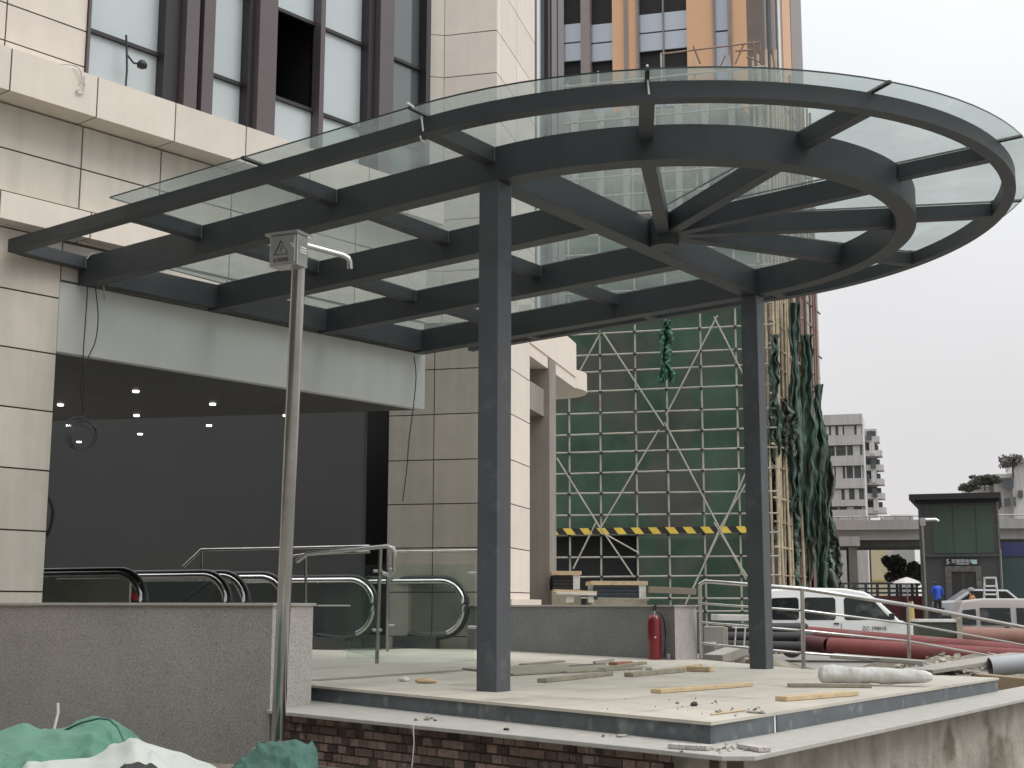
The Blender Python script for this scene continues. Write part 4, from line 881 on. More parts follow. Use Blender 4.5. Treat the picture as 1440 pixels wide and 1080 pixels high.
# ================================================================== ORANGE TOWER
TD = 74.; TP = atd(1075, 100, TD); TF = Frame(TP, 110, True)
tw_ = thing('orange_tower', 'tall orange tower with dark window bays rising behind the scaffolding', 'building', (TP[0], TP[1], 0))
ORA = mat('orange_cladding', (.56, .33, .19), .7, 0, .06, .3); TWG = mat('tower_glass', (.33, .36, .42), .05, 0, .05, .1, spec=1.5); FIN = mat('grey_fin', (.20, .17, .16), .6)
TZ = 150.
def tx_(x): return TF.px(x, 60)[0]
uA, uB = tx_(784), tx_(1077)
B1('core', DARK, tw_, TF, min(uA, uB), max(uA, uB), -12, -.6, 0, TZ)
sg_ = 1 if uB > uA else -1
def tb(name, m, x0, x1, o0, o1, z0=0, z1=None):
    a, c_ = sorted((tx_(x0), tx_(x1))); return B1(name, m, tw_, TF, a, c_, o0, o1, z0, z1 or TZ)
for a, c_ in ((861, 878), (883, 895), (966, 1003), (1030, 1075)): tb('orange_pier', ORA, a, c_, -.6, .0)
for a, c_ in ((817, 830), (784, 791), (878, 883), (895, 898), (1003, 1006), (1024, 1030)): tb('fin', FIN, a, c_, -.5, .1)
zper = (TF.px(900, 18)[1]-TF.px(900, 128)[1])
zk = TF.px(1000, 42)[1]
for (a, c_) in ((791, 817), (830, 861), (898, 966)):
    z = TF.px((a+c_)/2, 82 if a < 850 else 66)[1]-3*zper*0
    hh = TF.px((a+c_)/2, 30 if a < 850 else 14)[1]-z; per = hh*2.05
    for k in range(-2, 7):
        tb('window_band', TWG, a, c_, -.5, -.35, z+k*per, z+k*per+hh*.47); tb('window_band', TWG, a, c_, -.5, -.35, z+k*per+hh*.51, z+k*per+hh)
for k in range(-6, 14): tb('window_band', TWG, 1006, 1024, -.5, -.2, zk+k*2.2, zk+k*2.2+2.1)
for a, c_ in ((931, 933),): tb('mullion', FIN, a, c_, -.4, -.2)
# fluted side
TS = Frame(TF.w(uB, 0, 0), 20)
if TS.n@FW > 0: TS = Frame(TF.w(uB, 0, 0), 20, True)
uE = TS.px(1128, 60)[0]; n_ = 9
cw_ = [FIN, WPL, FIN, FIN, WPL, FIN, ORA, ORA, FIN]
e_ = [1077, 1082, 1085, 1091, 1094, 1098, 1101, 1108, 1113, 1128]
for k in range(9):
    a, c_ = TS.px(e_[k], 60)[0], TS.px(e_[k+1], 60)[0]; B1('side_fin', cw_[k], tw_, TS, a, c_, -1, -.05 if k % 2 else .0, 0, TZ)
# ================================================================== FAR BACKGROUND
def facade(P, az, flip=None):
    f_ = Frame(P, az)
    return f_ if f_.n@FW < 0 else Frame(P, az, True)
# white apartment block
APW = mat('apartment_white', (.58, .565, .555), .85, 0, .12, .3, streak=.25); APG = mat('apartment_glass', (.085, .10, .105), .2, 0, .5, .9)
AD = 110.; ap = atd(1164, 780, AD); AF = facade(ap, 108)
apt = thing('apartment_block', 'old white apartment block with long window bands and stacked side balconies', 'building', (ap[0], ap[1], 0))
def ax(x): return AF.px(x, 650)[0]
def az_(y): return AF.px(1190, y)[1]
a0, a1 = sorted((ax(1160), ax(1215)))
B1('wall', APW, apt, AF, a0, a1, -9, -.35, 0, az_(584))
B1('parapet', APW, apt, AF, a0, a1, -.35, .25, az_(597.5), az_(583))
for (yt, yb) in ((612, 626), (641, 655), (673, 687), (703, 712), (717, 740)):
    B1('balcony_front', APW, apt, AF, a0, a1, -.3, .2, az_(yb), az_(yt))
for i, (yt, yb) in enumerate(((599, 611.5), (627, 640.5), (656, 672.5), (688, 702.5), (713, 716.5))):
    B1('window', APG, apt, AF, a0+.1, a1-.1, -.3, -.1, az_(yb), az_(yt))
    nk = (5, 3, 6, 3, 4)[i]
    for k in range(nk):
        u = a0+(a1-a0)*(k+.5+.35*math.sin(k*7+i*3))/nk; hw_ = .05+.12*((k*3+i) % 3 == 0)+.22*((k+i) % 4 == 1); B1('mullion' if hw_ < .2 else 'curtain', WPL if hw_ < .2 else APW, apt, AF, u-hw_, u+hw_, -.1, .02, az_(yb), az_(yt))
for k in range(6):
    yt = 602+k*20
    P = atd(1232, yt, AD+4); f2 = facade(P, 108); ua_, ub2 = sorted((f2.px(1216, yt)[0], f2.px(1232, yt)[0])); uc2 = sorted((f2.px(1216, yt)[0], f2.px(1232+(4, 8, 10, 11, 12, 14)[k], yt)[0]))
    B1('side_wall', APW, apt, f2, ua_, ub2, -4, -.5, f2.px(1225, yt+22)[1], f2.px(1225, yt)[1])
    B1('balcony', APW, apt, f2, uc2[0], uc2[1], -1.5, .3+.1*(k % 2), f2.px(1225, yt+20)[1], f2.px(1225, yt+12)[1])
    B1('side_window', APG, apt, f2, ua_+.3, ub2-.2, -.5, -.4, f2.px(1225, yt+12)[1], f2.px(1225, yt+3)[1])
    for q_ in range(2): B1('balcony_clutter', (APG, APW)[(q_+k) % 2], apt, f2, uc2[0]+.6+q_*.9*((k*5) % 3*.4+.6), uc2[0]+1.0+q_*.9*((k*5) % 3*.4+.6), .0, .55, f2.px(1225, yt+14)[1]-.2, f2.px(1225, yt+14)[1]+.5+.3*((k+q_) % 2))
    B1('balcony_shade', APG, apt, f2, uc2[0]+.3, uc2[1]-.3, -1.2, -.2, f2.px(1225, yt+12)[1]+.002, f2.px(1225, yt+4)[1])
# right white block
bp = atd(1385, 780, 118); BFc = facade(bp, 108); ap2 = thing('apartment_block', 'white apartment block with overgrown roof at the right edge', 'building', (bp[0], bp[1], 0))
def bxz(x, y): return BFc.px(x, y)
for (x0, x1, yt, dp_) in ((1425, 1500, 652, 0.), (1400, 1425, 672, -.8), (1375, 1400, 682, -1.6), (1356, 1375, 690, -2.4)):
    a, c_ = sorted((bxz(x0, 700)[0], bxz(x1, 700)[0])); B1('wall', APW, ap2, BFc, a, c_, -8, dp_, 0, bxz(1400, yt)[1])
    B1('roof_slab', APW, ap2, BFc, a-.6, c_+.1, -8, dp_+.6, bxz(1400, yt)[1]+.002, bxz(1400, yt)[1]+.35)
for (x0, x1, y0, y1) in ((1410, 1425, 673, 686), (1412, 1421, 701, 712), (1425.5, 1428, 699, 712), (1432, 1438, 690, 700), (1391, 1397, 680, 693)):
    a, c_ = sorted((bxz(x0, y0)[0], bxz(x1, y0)[0])); B1('window', APG, ap2, BFc, a, c_, -.3, .25, bxz(x0, y1)[1], bxz(x0, y0)[1])
# viaduct
VD = 92.; vp = atd(1250, 745, VD); VF = facade(vp, 113)
via = thing('viaduct', 'grey concrete viaduct crossing behind the site', 'bridge', (vp[0], vp[1], 0))
VC = mat('viaduct_concrete', (.33, .33, .325), .85, 0, .08, .3, streak=.2)
def vz(y): return VF.px(1260, y)[1]
v0, v1 = sorted((VF.px(1120, 745)[0], VF.px(1640, 745)[0]))
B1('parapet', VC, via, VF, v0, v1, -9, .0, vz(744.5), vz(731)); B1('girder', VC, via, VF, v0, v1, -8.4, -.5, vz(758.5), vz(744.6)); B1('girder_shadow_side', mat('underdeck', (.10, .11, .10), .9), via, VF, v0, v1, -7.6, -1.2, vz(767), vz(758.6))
a, c_ = sorted((VF.px(1180, 760)[0], VF.px(1209, 760)[0])); B1('pier_cap', VC, via, VF, a, c_, -7, .2, vz(767.5), vz(754)); 
mb = MB(); pc = [VF.w(a+.25, -.1, 0), VF.w(c_-.1, -.1, 0), VF.w(c_-.9, -.1, 0), VF.w(a+.25, -.1, 0)]
B1('pier', mat('pier_dark', (.13, .14, .125), .9), via, VF, a+.2, c_-.6, -5, 0, 0, vz(767.6))
mb = MB(); mb.tube([VF.w(v0, -.2, vz(725.5)), VF.w(v1, -.2, vz(725.5))], .05, 5); mb.build('guard_rail', SSD, via)
for k in range(26):
    u = v0+(v1-v0)*k/25; mb = MB(); mb.tube([VF.w(u, -.2, vz(731)), VF.w(u, -.2, vz(725.5))], .04, 5); mb.build('rail_post', SSD, via)
def blockb(name, label, x0, x1, yt, dep, az, m, depth=6, z0=0, cat='building', roof=None):
    P = atd((x0+x1)/2, yt, dep); f_ = facade(P, az); a, c_ = sorted((f_.px(x0, yt)[0], f_.px(x1, yt)[0])); t = thing(name, label, cat, (P[0], P[1], 0))
    B1('wall', m, t, f_, a, c_, -depth, 0, z0, P[2]); return t, f_, a, c_, P[2]
t, f_, a, c_, zt3 = blockb('beige_building', 'plain beige building under the viaduct', 1224, 1247, 760, 112, 118, mat('beige_plaster', (.50, .44, .30), .85, 0, .06, .5))
B1('base_band', mat('yellowb', (.45, .36, .16), .8), t, f_, a, c_, 0.01, .1, f_.px(1235, 818)[1], f_.px(1235, 815)[1])
t, f_, a, c_, zt3 = blockb('grey_building', 'pale grey building between the viaduct pier and the beige building', 1200, 1224, 772, 112.5, 118, mat('greyp', (.40, .40, .38), .85))
B1('red_sign_band', mat('shop_sign', (.38, .10, .10), .7), t, f_, a, c_, .01, .3, f_.px(1210, 813)[1], f_.px(1210, 807)[1]); B1('red_sign_band', mat('shop_sign2', (.32, .16, .2), .7), t, f_, a, c_, .01, .3, f_.px(1210, 820)[1], f_.px(1210, 817)[1])
blockb('long_roof', 'distant flat grey roofline above the viaduct', 1254, 1284, 724, 130, 122, VC, 5)
# lift building
LD = 62.; lp = atd(1296, 780, LD); LF = facade(lp, 105)
lift = thing('lift_building', 'dark grey glass clad lift building with overhanging roof and lit sign', 'lift building', (lp[0], lp[1], 1.0))
LG = mat('lift_panel', (.055, .06, .057), .25, 0, .1, .3, spec=.8); LGG = mat('lift_glass', (.06, .09, .072), .08, 0, .2, .25, spec=1.0); LR = mat('lift_roof', (.018, .015, .015), .6)
def lx(x): return LF.px(x, 780)[0]
def lz(y): return LF.px(1350, y)[1]
def lb(name, m, x0, x1, y0, y1, o0, o1, par=None):
    a, c_ = sorted((lx(x0), lx(x1))); return B1(name, m, par or lift, LF, a, c_, o0, o1, lz(y1), lz(y0))
lb('wall', LG, 1296, 1406, 705, 882, -5, -.02)
lb('glass_wall', LGG, 1313, 1398, 711, 778, -.019, .03); lb('upper_frame', LG, 1295, 1407, 779, 783, -.2, .14)
for x in (1342, 1374): lb('panel_joint', LR, x, x+.6, 711, 778, .03, .04)
lb('roof', LR, 1283, 1412, 695, 703, -5.5, .7); lb('eave', LR, 1290, 1409, 703.2, 707, -5, .3)
lb('corner_post', SSD, 1405, 1407.5, 707, 880, -.01, .1); lb('corner_post', LG, 1294, 1298, 707, 880, -.01, .1)
dr = lb('lift_door', mat('lift_door', (.04, .038, .035), .35), 1337, 1371, 805, 866, .0, .04)
lb('door_frame', SSD, 1328, 1336.8, 798, 868, .0, .1); lb('door_frame', SSD, 1371.2, 1379, 798, 868, .0, .1); lb('door_frame', SSD, 1328, 1379, 796, 804, .0, .12)
lb('door_leaf', mat('leaf', (.09, .088, .085), .3, .5), 1351, 1355, 805, 866, .04, .06)
sg = lb('lift_sign', BLACK, 1328, 1375, 785.5, 795.5, .12, .2)
SW = mat('sign_white', (.6, .62, .62), .5)
xdir = LF.t if (LF.t@RT) > 0 else -LF.t
text('sign_lettering', '无障碍电梯', .19, LF.w(lx(1353), .205, lz(789.8)), xdir, (0, 0, 1), SW, sg, .002)
text('sign_lettering', '5', .3, LF.w(lx(1332.5), .205, lz(790.3)), xdir, (0, 0, 1), SW, sg, .002)
mb = MB(); u_, z_ = lx(1353), lz(793.3); mb.box(LF, min(lx(1344.5), lx(1362)), max(lx(1344.5), lx(1362)), .2, .206, z_-.015, z_+.015); mb.build('sign_line', SW, sg)
lb('sign_symbol', mat('sign_green', (.35, .55, .5), .5), 1366.8, 1373.5, 787.5, 793.5, .2, .208, sg)
lb('annex', mat('blueb', (.03, .04, .12), .5), 1408, 1470, 762, 782, -6, -1, lift); lb('annex_glass', mat('annex_g', (.05, .08, .075), .3, 0, .3, .4), 1408, 1470, 782, 880, -6, -1.05, lift)
# street lamp, people, ladder, vehicles, trees
def tree(label, x, ybase, dep, hpx, wpx, seed, dens=2200, leaf=.2, col=(.045, .06, .035), bare=False, group=None):
    random.seed(seed); P = atd(x, ybase, dep); s_ = dep/FPX; H = hpx*s_; W = wpx*s_/2
    t = thing('tree', label, 'tree', tuple(P), group); mb = MB()
    mb.tube([P, P+np.array([0, 0, H*.35]), P+np.array([W*.1, 0, H*.7])], [H*.035, H*.025, H*.01], 7)
    for k in range(14):
        a = random.uniform(0, 6.28); z0 = H*random.uniform(.25, .6); r_ = W*random.uniform(.5, .95)
        mb.tube([P+np.array([0, 0, z0]), P+np.array([r_*.5*math.cos(a), r_*.5*math.sin(a), z0+H*.12]), P+np.array([r_*math.cos(a), r_*math.sin(a), z0+H*random.uniform(.15, .38)])], [H*.012, H*.008, H*.003], 5)
    mb.build('trunk', mat('bark%d' % seed, (.06, .05, .04), .9), t)
    mb = MB(); cl = [(random.uniform(-1, 1), random.uniform(-1, 1), random.uniform(-1, 1), random.uniform(.14, .38)) for _ in range(22)]
    for k in range(dens):
        c_ = random.choice(cl); v = Vector((random.gauss(0, 1), random.gauss(0, 1), random.gauss(0, 1))).normalized()*random.uniform(.5, 1)**.5*c_[3]
        q = P+np.array([(c_[0]*.62+v.x)*W, (c_[1]*.62+v.y)*W, H*.62+(c_[2]*.55+v.z)*H*.36]); L_ = leaf*random.uniform(.5, 1.2)
        a = np.array([random.gauss(0, 1) for _ in range(3)]); a /= np.linalg.norm(a); b_ = np.cross(a, [random.gauss(0, 1) for _ in range(3)]); b_ /= np.linalg.norm(b_)
        mb.add([q-a*L_, q+b_*L_*.45, q+a*L_, q-b_*L_*.45], [(0, 1, 2, 3)])
    mb.build('crown', mat('leaf%d' % seed, col, .8, 0, .35, .6, island=.4), t); return t  # crown colours passed in are greyed to paint in distance haze
tree('dark tree right of the beige building under the viaduct', 1262, 838, 100, 62, 44, 21, col=(.10, .11, .085))
tree('second dark tree nearer the lift building', 1290, 840, 98, 54, 40, 22, col=(.10, .11, .085))
tree('low rooftop tree with thin branches, highest on the right white block', 1425, 672, 116, 38, 42, 23, 900, .14, (.13, .115, .105))
tree('bushy rooftop growth left on the right white block', 1385, 690, 117, 24, 54, 24, 1800, .17, (.11, .115, .095))
tree('dark rooftop bush at the left end of the right white block', 1363, 698, 117, 20, 34, 25, 1200, .17, (.11, .115, .095))
sl = thing('camera_mast', 'slim grey mast with a horizontal arm beside the lift building', 'mast', tuple(atd(1303, 872, 52)))
mb = MB(); mb.tube([atd(1304, 890, 52), atd(1296, 735, 52)], .06, 8); mb.build('shaft', SSD, sl)
mb = MB(); mb.tube([atd(1293, 731, 52), atd(1316, 730.5, 52), atd(1319.5, 733, 52)], .06, 8); mb.build('arm', SS, sl)
mb = MB(); a_ = atd(1297, 732, 52); mb.box(facade(a_, 118), -.1, .1, -.05, .1, a_[2]-.2, a_[2]+.1); mb.build('mast_box', SSD, sl)
# parasol
pp = atd(1276, 835, 60); par = thing('parasol', 'white parasol left of the lift building', 'parasol', (pp[0], pp[1], 1.0))
mb = MB(); z_ = atd(1276, 817, 60)[2]; mb.lathe((pp[0], pp[1], z_-.1), [(.62, 0), (.5, .1), (.25, .2), (.02, .27)], 12); mb.build('canopy', WPL, par)
mb = MB(); mb.tube([(pp[0], pp[1], 1.0), (pp[0], pp[1], z_)], .03, 6); mb.build('parasol_pole', SSD, par)
# site fence / red hoarding behind van
P = atd(1215, 853, 66); fn_ = facade(P, 118); hb = thing('site_hoarding', 'low dark red and grey hoarding behind the white van', 'fence', (P[0], P[1], 1.0))
a, c_ = sorted((fn_.px(1170, 850)[0], fn_.px(1300, 850)[0])); B1('lower_panel', mat('hoard_red', (.20, .045, .05), .7, 0, .2, .6), hb, fn_, a, c_, -.1, 0, .9, fn_.px(1250, 838)[1]); 
for y in (822, 829, 835):
    z_ = fn_.px(1250, y)[1]; B1('rail', mat('hoard_dark', (.08, .075, .08), .7) if y == 822 else bpy.data.materials['hoard_dark'], hb, fn_, a, c_, -.05, .03, z_, z_+.09)
for k in range(9): u = a+(c_-a)*k/8; B1('post', bpy.data.materials['hoard_dark'], hb, fn_, u-.06, u+.06, -.06, .05, .9, fn_.px(1250, 820)[1])
# stepladder
P = atd(1394, 845, 50); f_ = facade(P, 112); sl_ = thing('stepladder', 'pale folding stepladder standing behind the beige van', 'ladder', (P[0], P[1], .6)); zt4 = atd(1394, 811.5, 50)[2]; zb4 = zt4-1.75
for s_ in (-1, 1):
    for o_ in (0, 1):
        mb = MB(); mb.beam(f_.w(s_*.30, -.55*o_+.1, zb4), f_.w(s_*.19, -.05*o_, zt4), .04, .05); mb.build('leg', WPL, sl_)
for k in range(5):
    q = k/4; mb = MB(); mb.beam(f_.w(-.17-.03*k, 0.03+.02*k, zt4-.02-.3*k), f_.w(.17+.03*k, .03+.02*k, zt4-.02-.3*k), .09, .06); mb.build('step', WPL, sl_)
# vans
GLS = mat('car_glass', (.012, .015, .014), .06, 0, .3, 1.5, spec=.35, dirt_or_refl=((.07, .08, .072), 1.6, .56))  # paler noise patches paint reflections into the glass colour
def van(label, x_front, x_rear, yroof, dep, az, paint, H=2.05, Lg=5.0, rear_glass=True, nose=1, lettering=None, win=None):
    P = atd(x_front, yroof, dep); zr = P[2]; z0 = zr-H
    f_ = facade(P, az); t1 = f_.t; n1 = f_.n
    if f_.t@RT > 0: f_.t = -f_.t
    t = thing('van', label, 'van', (P[0], P[1], z0))
    # side outline in (u from nose, z)
    out = [(0.02, .35), (0, .62), (.08, .82), (.55, 1.02), (.80, 1.10), (1.42, 1.72), (1.75, 1.92), (2.3, 2.02), (3.6, 2.05), (4.7, 1.98), (4.95, 1.8), (5.0, 1.1), (5.0, .35)]
    if nose == 0: out = [(0.02, .35), (0, .9), (.1, 1.25), (.35, 1.75), (.6, 1.92), (1.2, 2.0), (3.2, 2.0), (3.8, 1.92), (3.95, 1.5), (4.0, .35)]
    Lm = out[-1][0]; hs_ = H/2.05; n_ = len(out)
    def sec(ins, o_): return [f_.w((u-Lm/2)*(1-ins*.01)+Lm/2, o_, z0+z*hs_) for u, z in out]
    Wd = 1.7
    mb = MB(); rows = [];
    for o_, sq in ((0, 1), (.0, 0), (-.0, 0)): pass
    lv = []
    def tum(z): return .14*max(0, (z-1.05))/1.0
    L1 = [f_.w(u, -.0-tum(z), z0+z*hs_) for u, z in out]; L2 = [f_.w(u, -Wd+tum(z), z0+z*hs_) for u, z in out]
    mb.add(L1+L2, [tuple(range(n_)), tuple(range(2*n_-1, n_-1, -1))]+[(i, n_+i, n_+(i+1) % n_, (i+1) % n_) for i in range(n_)])
    mb.build('body', paint, t, bevel=.05)
    def winp(nm, pts, par=t):
        c = [f_.w(u, -tum(z)+.014, z0+z*hs_) for u, z in pts]; c2 = [p-f_.n*.02 for p in c]; m_ = len(c); mb = MB()
        mb.add(c+c2, [tuple(range(m_)), tuple(range(2*m_-1, m_-1, -1))]+[(i, m_+i, m_+(i+1) % m_, (i+1) % m_) for i in range(m_)]); return mb.build(nm, GLS, par, bevel=.008)
    for wpts in win: winp('side_window', wpts)
    if nose: ws = [(.84, 1.16), (1.40, 1.70)]
    else: ws = [(.12, 1.3), (.34, 1.74)]
    mb = MB(); d_ = .012; a = [f_.w(ws[0][0]-d_, -.12-tum(ws[0][1]), z0+ws[0][1]*hs_+d_), f_.w(ws[1][0]-d_, -.12-tum(ws[1][1]), z0+ws[1][1]*hs_+d_), f_.w(ws[1][0]-d_, -Wd+.12+tum(ws[1][1]), z0+ws[1][1]*hs_+d_), f_.w(ws[0][0]-d_, -Wd+.12+tum(ws[0][1]), z0+ws[0][1]*hs_+d_)]
    mb.add(a+[p-np.array([0, 0, .01]) for p in a], [(0, 1, 2, 3), (7, 6, 5, 4), (0, 4, 5, 1), (1, 5, 6, 2), (2, 6, 7, 3), (3, 7, 4, 0)]); mb.build('windscreen', GLS, t)
    for u in ((.95, 3.9) if nose else (.75, 3.2)):
        for o_ in (.01, -Wd+.2):
            mb = MB(); c = f_.w(u, o_, z0+.33); mb.tube([c, c-f_.n*.2], .33, 20); wh = mb.build('wheel', RUBBER, t)
            mb = MB(); mb.tube([c+f_.n*.012, c], .19, 16); r_ = mb.build('rim', SSD, wh)
    for u in ((2.45, 3.58) if nose else (1.3, 2.4)):
        mb = MB(); mb.box(f_, u+.0, u+.015, -.02, .006, z0+.45, z0+1.0); mb.build('door_gap', BLACK, t)
        mb = MB(); mb.box(f_, u+.07, u+.22, .0, .03, z0+.98, z0+1.02); mb.build('door_handle', BLACK, t)
    mb = MB(); mb.box(f_, .03, .22, -.35, .004, z0+.66, z0+.82); mb.build('headlight', WPL, t, bevel=.02)
    mb = MB(); mb.box(f_, -.08, .16, -Wd, 0, z0+.3, z0+.5); mb.build('bumper', BLACK if nose == 0 else paint, t, bevel=.03)
    mb = MB(); mb.box(f_, .95, 1.1, .02, .2, z0+1.12, z0+1.3); mb.build('mirror', BLACK, t, bevel=.02)
    if lettering:
        xd = -f_.t if (f_.t@RT) < 0 else f_.t
        text('door_lettering', lettering, .16, f_.w(1.52, .012, z0+.86), xd, (0, 0, 1), BLACK, t, .002)
    return t
VW = mat('van_white', (.68, .69, .67), .3, 0, .04, 1, coat=.4); VB = mat('van_beige', (.36, .33, .31), .35, 0, .05, 1, coat=.3)
wv = [[(1.02, 1.12), (1.5, 1.66), (1.62, 1.74), (2.3, 1.76), (2.36, 1.7), (2.36, 1.14), (2.3, 1.1)],
      [(2.6, 1.16), (2.6, 1.70), (2.66, 1.76), (3.45, 1.76), (3.5, 1.7), (3.5, 1.16), (3.45, 1.1), (2.66, 1.1)],
      [(3.66, 1.16), (3.66, 1.70), (3.72, 1.76), (4.42, 1.74), (4.46, 1.68), (4.46, 1.16), (4.42, 1.1), (3.72, 1.1)],
      [(4.56, 1.16), (4.56, 1.68), (4.62, 1.72), (4.82, 1.70), (4.86, 1.16)]]
van('white minibus with a plate number lettered on its door, parked behind the pipes', 1303, 0, 826, 40, 114, VW, win=wv, lettering='ZC·398H5')
wv2 = [[(.36, 1.15), (.7, 1.68), (1.15, 1.7), (1.2, 1.15)], [(1.35, 1.15), (1.35, 1.7), (2.25, 1.7), (2.25, 1.15)], [(2.42, 1.15), (2.42, 1.7), (3.3, 1.7), (3.3, 1.15)], [(3.42, 1.15), (3.42, 1.66), (3.8, 1.62), (3.85, 1.15)]]
van('dusty beige minivan at the right edge, parked behind the pipes', 1540, 0, 839.5, 41, 114, VB, H=1.9, nose=0, win=wv2)
# parked car roofs at the far right
P = atd(1418, 836, 57)
def simple_car(label, x, y, dep, az, m, s_=1.):
    P = atd(x, y, dep); f_ = facade(P, az); z0 = P[2]-1.45
    if f_.t@RT > 0: f_.t = -f_.t
    t = thing('parked_car', label, 'car', (P[0], P[1], z0), 'cars parked beside the lift building')
    o_ = [(0, .3), (0, .7), (.9, .85), (1.5, 1.38), (3.0, 1.42), (3.7, .95), (4.3, .9), (4.4, .3)]; n_ = len(o_); mb = MB()
    mb.add([f_.w(u, 0, z0+z) for u, z in o_]+[f_.w(u, -1.7, z0+z) for u, z in o_], [tuple(range(n_)), tuple(range(2*n_-1, n_-1, -1))]+[(i, n_+i, n_+(i+1) % n_, (i+1) % n_) for i in range(n_)]); mb.build('body', m, t, bevel=.08)
    w_ = [(1.1, .92), (1.58, 1.32), (2.9, 1.34), (3.45, .95)]; mb = MB(); mb.add([f_.w(u, .012, z0+z) for u, z in w_]+[f_.w(u, -.02, z0+z) for u, z in w_], [(0, 1, 2, 3), (7, 6, 5, 4), (0, 4, 5, 1), (1, 5, 6, 2), (2, 6, 7, 3), (3, 7, 4, 0)]); mb.build('side_window', GLS, t)
    for u in (.8, 3.5): mb = MB(); c = f_.w(u, .02, z0+.31); mb.tube([c, c-f_.n*.2], .31, 16); mb.build('wheel', RUBBER, t)
    return t
simple_car('silver car with dark windows just right of the lift building', 1470, 827, 57, 118, mat('silver', (.4, .41, .42), .3, .3))
simple_car('dark car roof visible left of the lift building behind the hoarding', 1290, 843, 72, 118, mat('darkcar', (.05, .05, .055), .3))
# people
SKIN = mat('skin', (.42, .27, .20), .6); HAIR = mat('hair', (.015, .013, .012), .7)
def person(label, foot, az, top, trouser, head=SKIN, hat=None, pose='front', H=1.68):
    fwd = dirv(az); rt = np.array([fwd[1], -fwd[0], 0]); up_ = np.array([0, 0, 1.])
    foot = np.array(foot)
    def W(r, f, z): return foot+rt*r*H/1.7+fwd*f*H/1.7+up_*z*H/1.7
    V = []; Eg = []; Rr = []
    def add(p, r_, par=None):
        V.append(p); Rr.append(r_)
        if par is not None: Eg.append((par, len(V)-1))
        return len(V)-1
    pel = add(W(0, 0, .94), .15); wa = add(W(0, .01, 1.08), .135, pel); ch = add(W(0, .02, 1.28), .16, wa); sh = add(W(0, .02, 1.42), .12, ch)
    nk = add(W(0, .03, 1.50), .058, sh); hd = add(W(0, .05, 1.585), .095, nk); add(W(0, .055, 1.665), .07, hd)
    for s_ in (-1, 1):
        hp = add(W(s_*.09, 0, .88), .1, pel); kn = add(W(s_*.11, .03, .48), .065, hp); an = add(W(s_*.12, 0, .09), .045, kn); add(W(s_*.13, .14, .04), .04, an)
        so_ = add(W(s_*.19, .02, 1.39), .07, sh)
        if pose == 'front': el_ = add(W(s_*.25, .05, 1.14), .05, so_); wr = add(W(s_*.12, .27, 1.18), .034, el_); hx = (-.02*s_, .07, .01)
        else: el_ = add(W(s_*.27, -.02, 1.12), .05, so_); wr = add(W(s_*.28, .08, .88), .034, el_); hx = (0, .02, -.07)
        base = V[wr]; pm = add(base+rt*hx[0]+fwd*hx[1]+up_*hx[2], .036, wr)
        for q in range(4):
            a = add(V[pm]+rt*(q-1.5)*.02+fwd*hx[1]*.6+up_*hx[2]*.6, .010, pm); add(V[a]+fwd*(.02+.004*(q % 2))+up_*(-.03), .008, a)
        a = add(V[pm]-rt*s_*.035+fwd*.02, .011, pm); add(V[a]+fwd*.025-up_*.01, .009, a)
    me = bpy.data.meshes.new('person'); me.from_pydata([tuple(v) for v in V], Eg, []); o = bpy.data.objects.new('tmp', me); sc.collection.objects.link(o)
    sk = o.modifiers.new('s', 'SKIN'); sk.use_smooth_shade = True; o.modifiers.new('d', 'SUBSURF').levels = 1
    for i, r_ in enumerate(Rr): me.skin_vertices[0].data[i].radius = (r_*.92, r_*.92)
    me.skin_vertices[0].data[0].use_root = True
    bpy.context.view_layer.update(); m2 = bpy.data.meshes.new_from_object(o.evaluated_get(bpy.context.evaluated_depsgraph_get())); bpy.data.objects.remove(o)
    m2.materials.clear()
    for m_ in (head, top, trouser, BLACK, HAIR): m2.materials.append(m_)
    k = H/1.7
    for p in m2.polygons:
        c = np.array(p.center)-foot; z_ = c[2]/k; lat = c@rt; fr2 = c@fwd
        if z_ > 1.50: p.material_index = 4 if (z_ > 1.64 or fr2 < .03) else 0
        elif z_ < .1: p.material_index = 3
        elif z_ < .93 and abs(lat) < .22: p.material_index = 2
        else:
            p.material_index = 1
            for wi in range(len(V)):
                pass
        p.use_smooth = True
        if pose == 'front' and fr2 > .28 and z_ < 1.4: p.material_index = 0
    t = bpy.data.objects.new('person', m2); sc.collection.objects.link(t); tag(t, label, 'person')
    if hat:
        mb = MB(); mb.lathe(W(0, .045, 1.63), [(.125, 0), (.12, .05), (.09, .1), (.03, .13)], 14); mb.build('cap', hat, t)
    return t
fp1 = atd(1320, 870, 57)
person('person in a bright blue jacket and dark trousers standing at the lift building', (fp1[0], fp1[1], atd(1320, 816.5, 57)[2]-1.68), 40, mat('blue_jacket', (.03, .09, .55), .7), mat('dark_trousers', (.02, .022, .028), .8))
fp2 = atd(1370, 880, 46)
person('person in an orange brown vest and grey cap behind the beige van', (fp2[0], fp2[1], atd(1370, 826.5, 46)[2]-1.72), 100, mat('orange_vest', (.30, .13, .05), .7), mat('dk2', (.03, .03, .03), .8), hat=mat('grey_cap', (.22, .22, .22), .8))
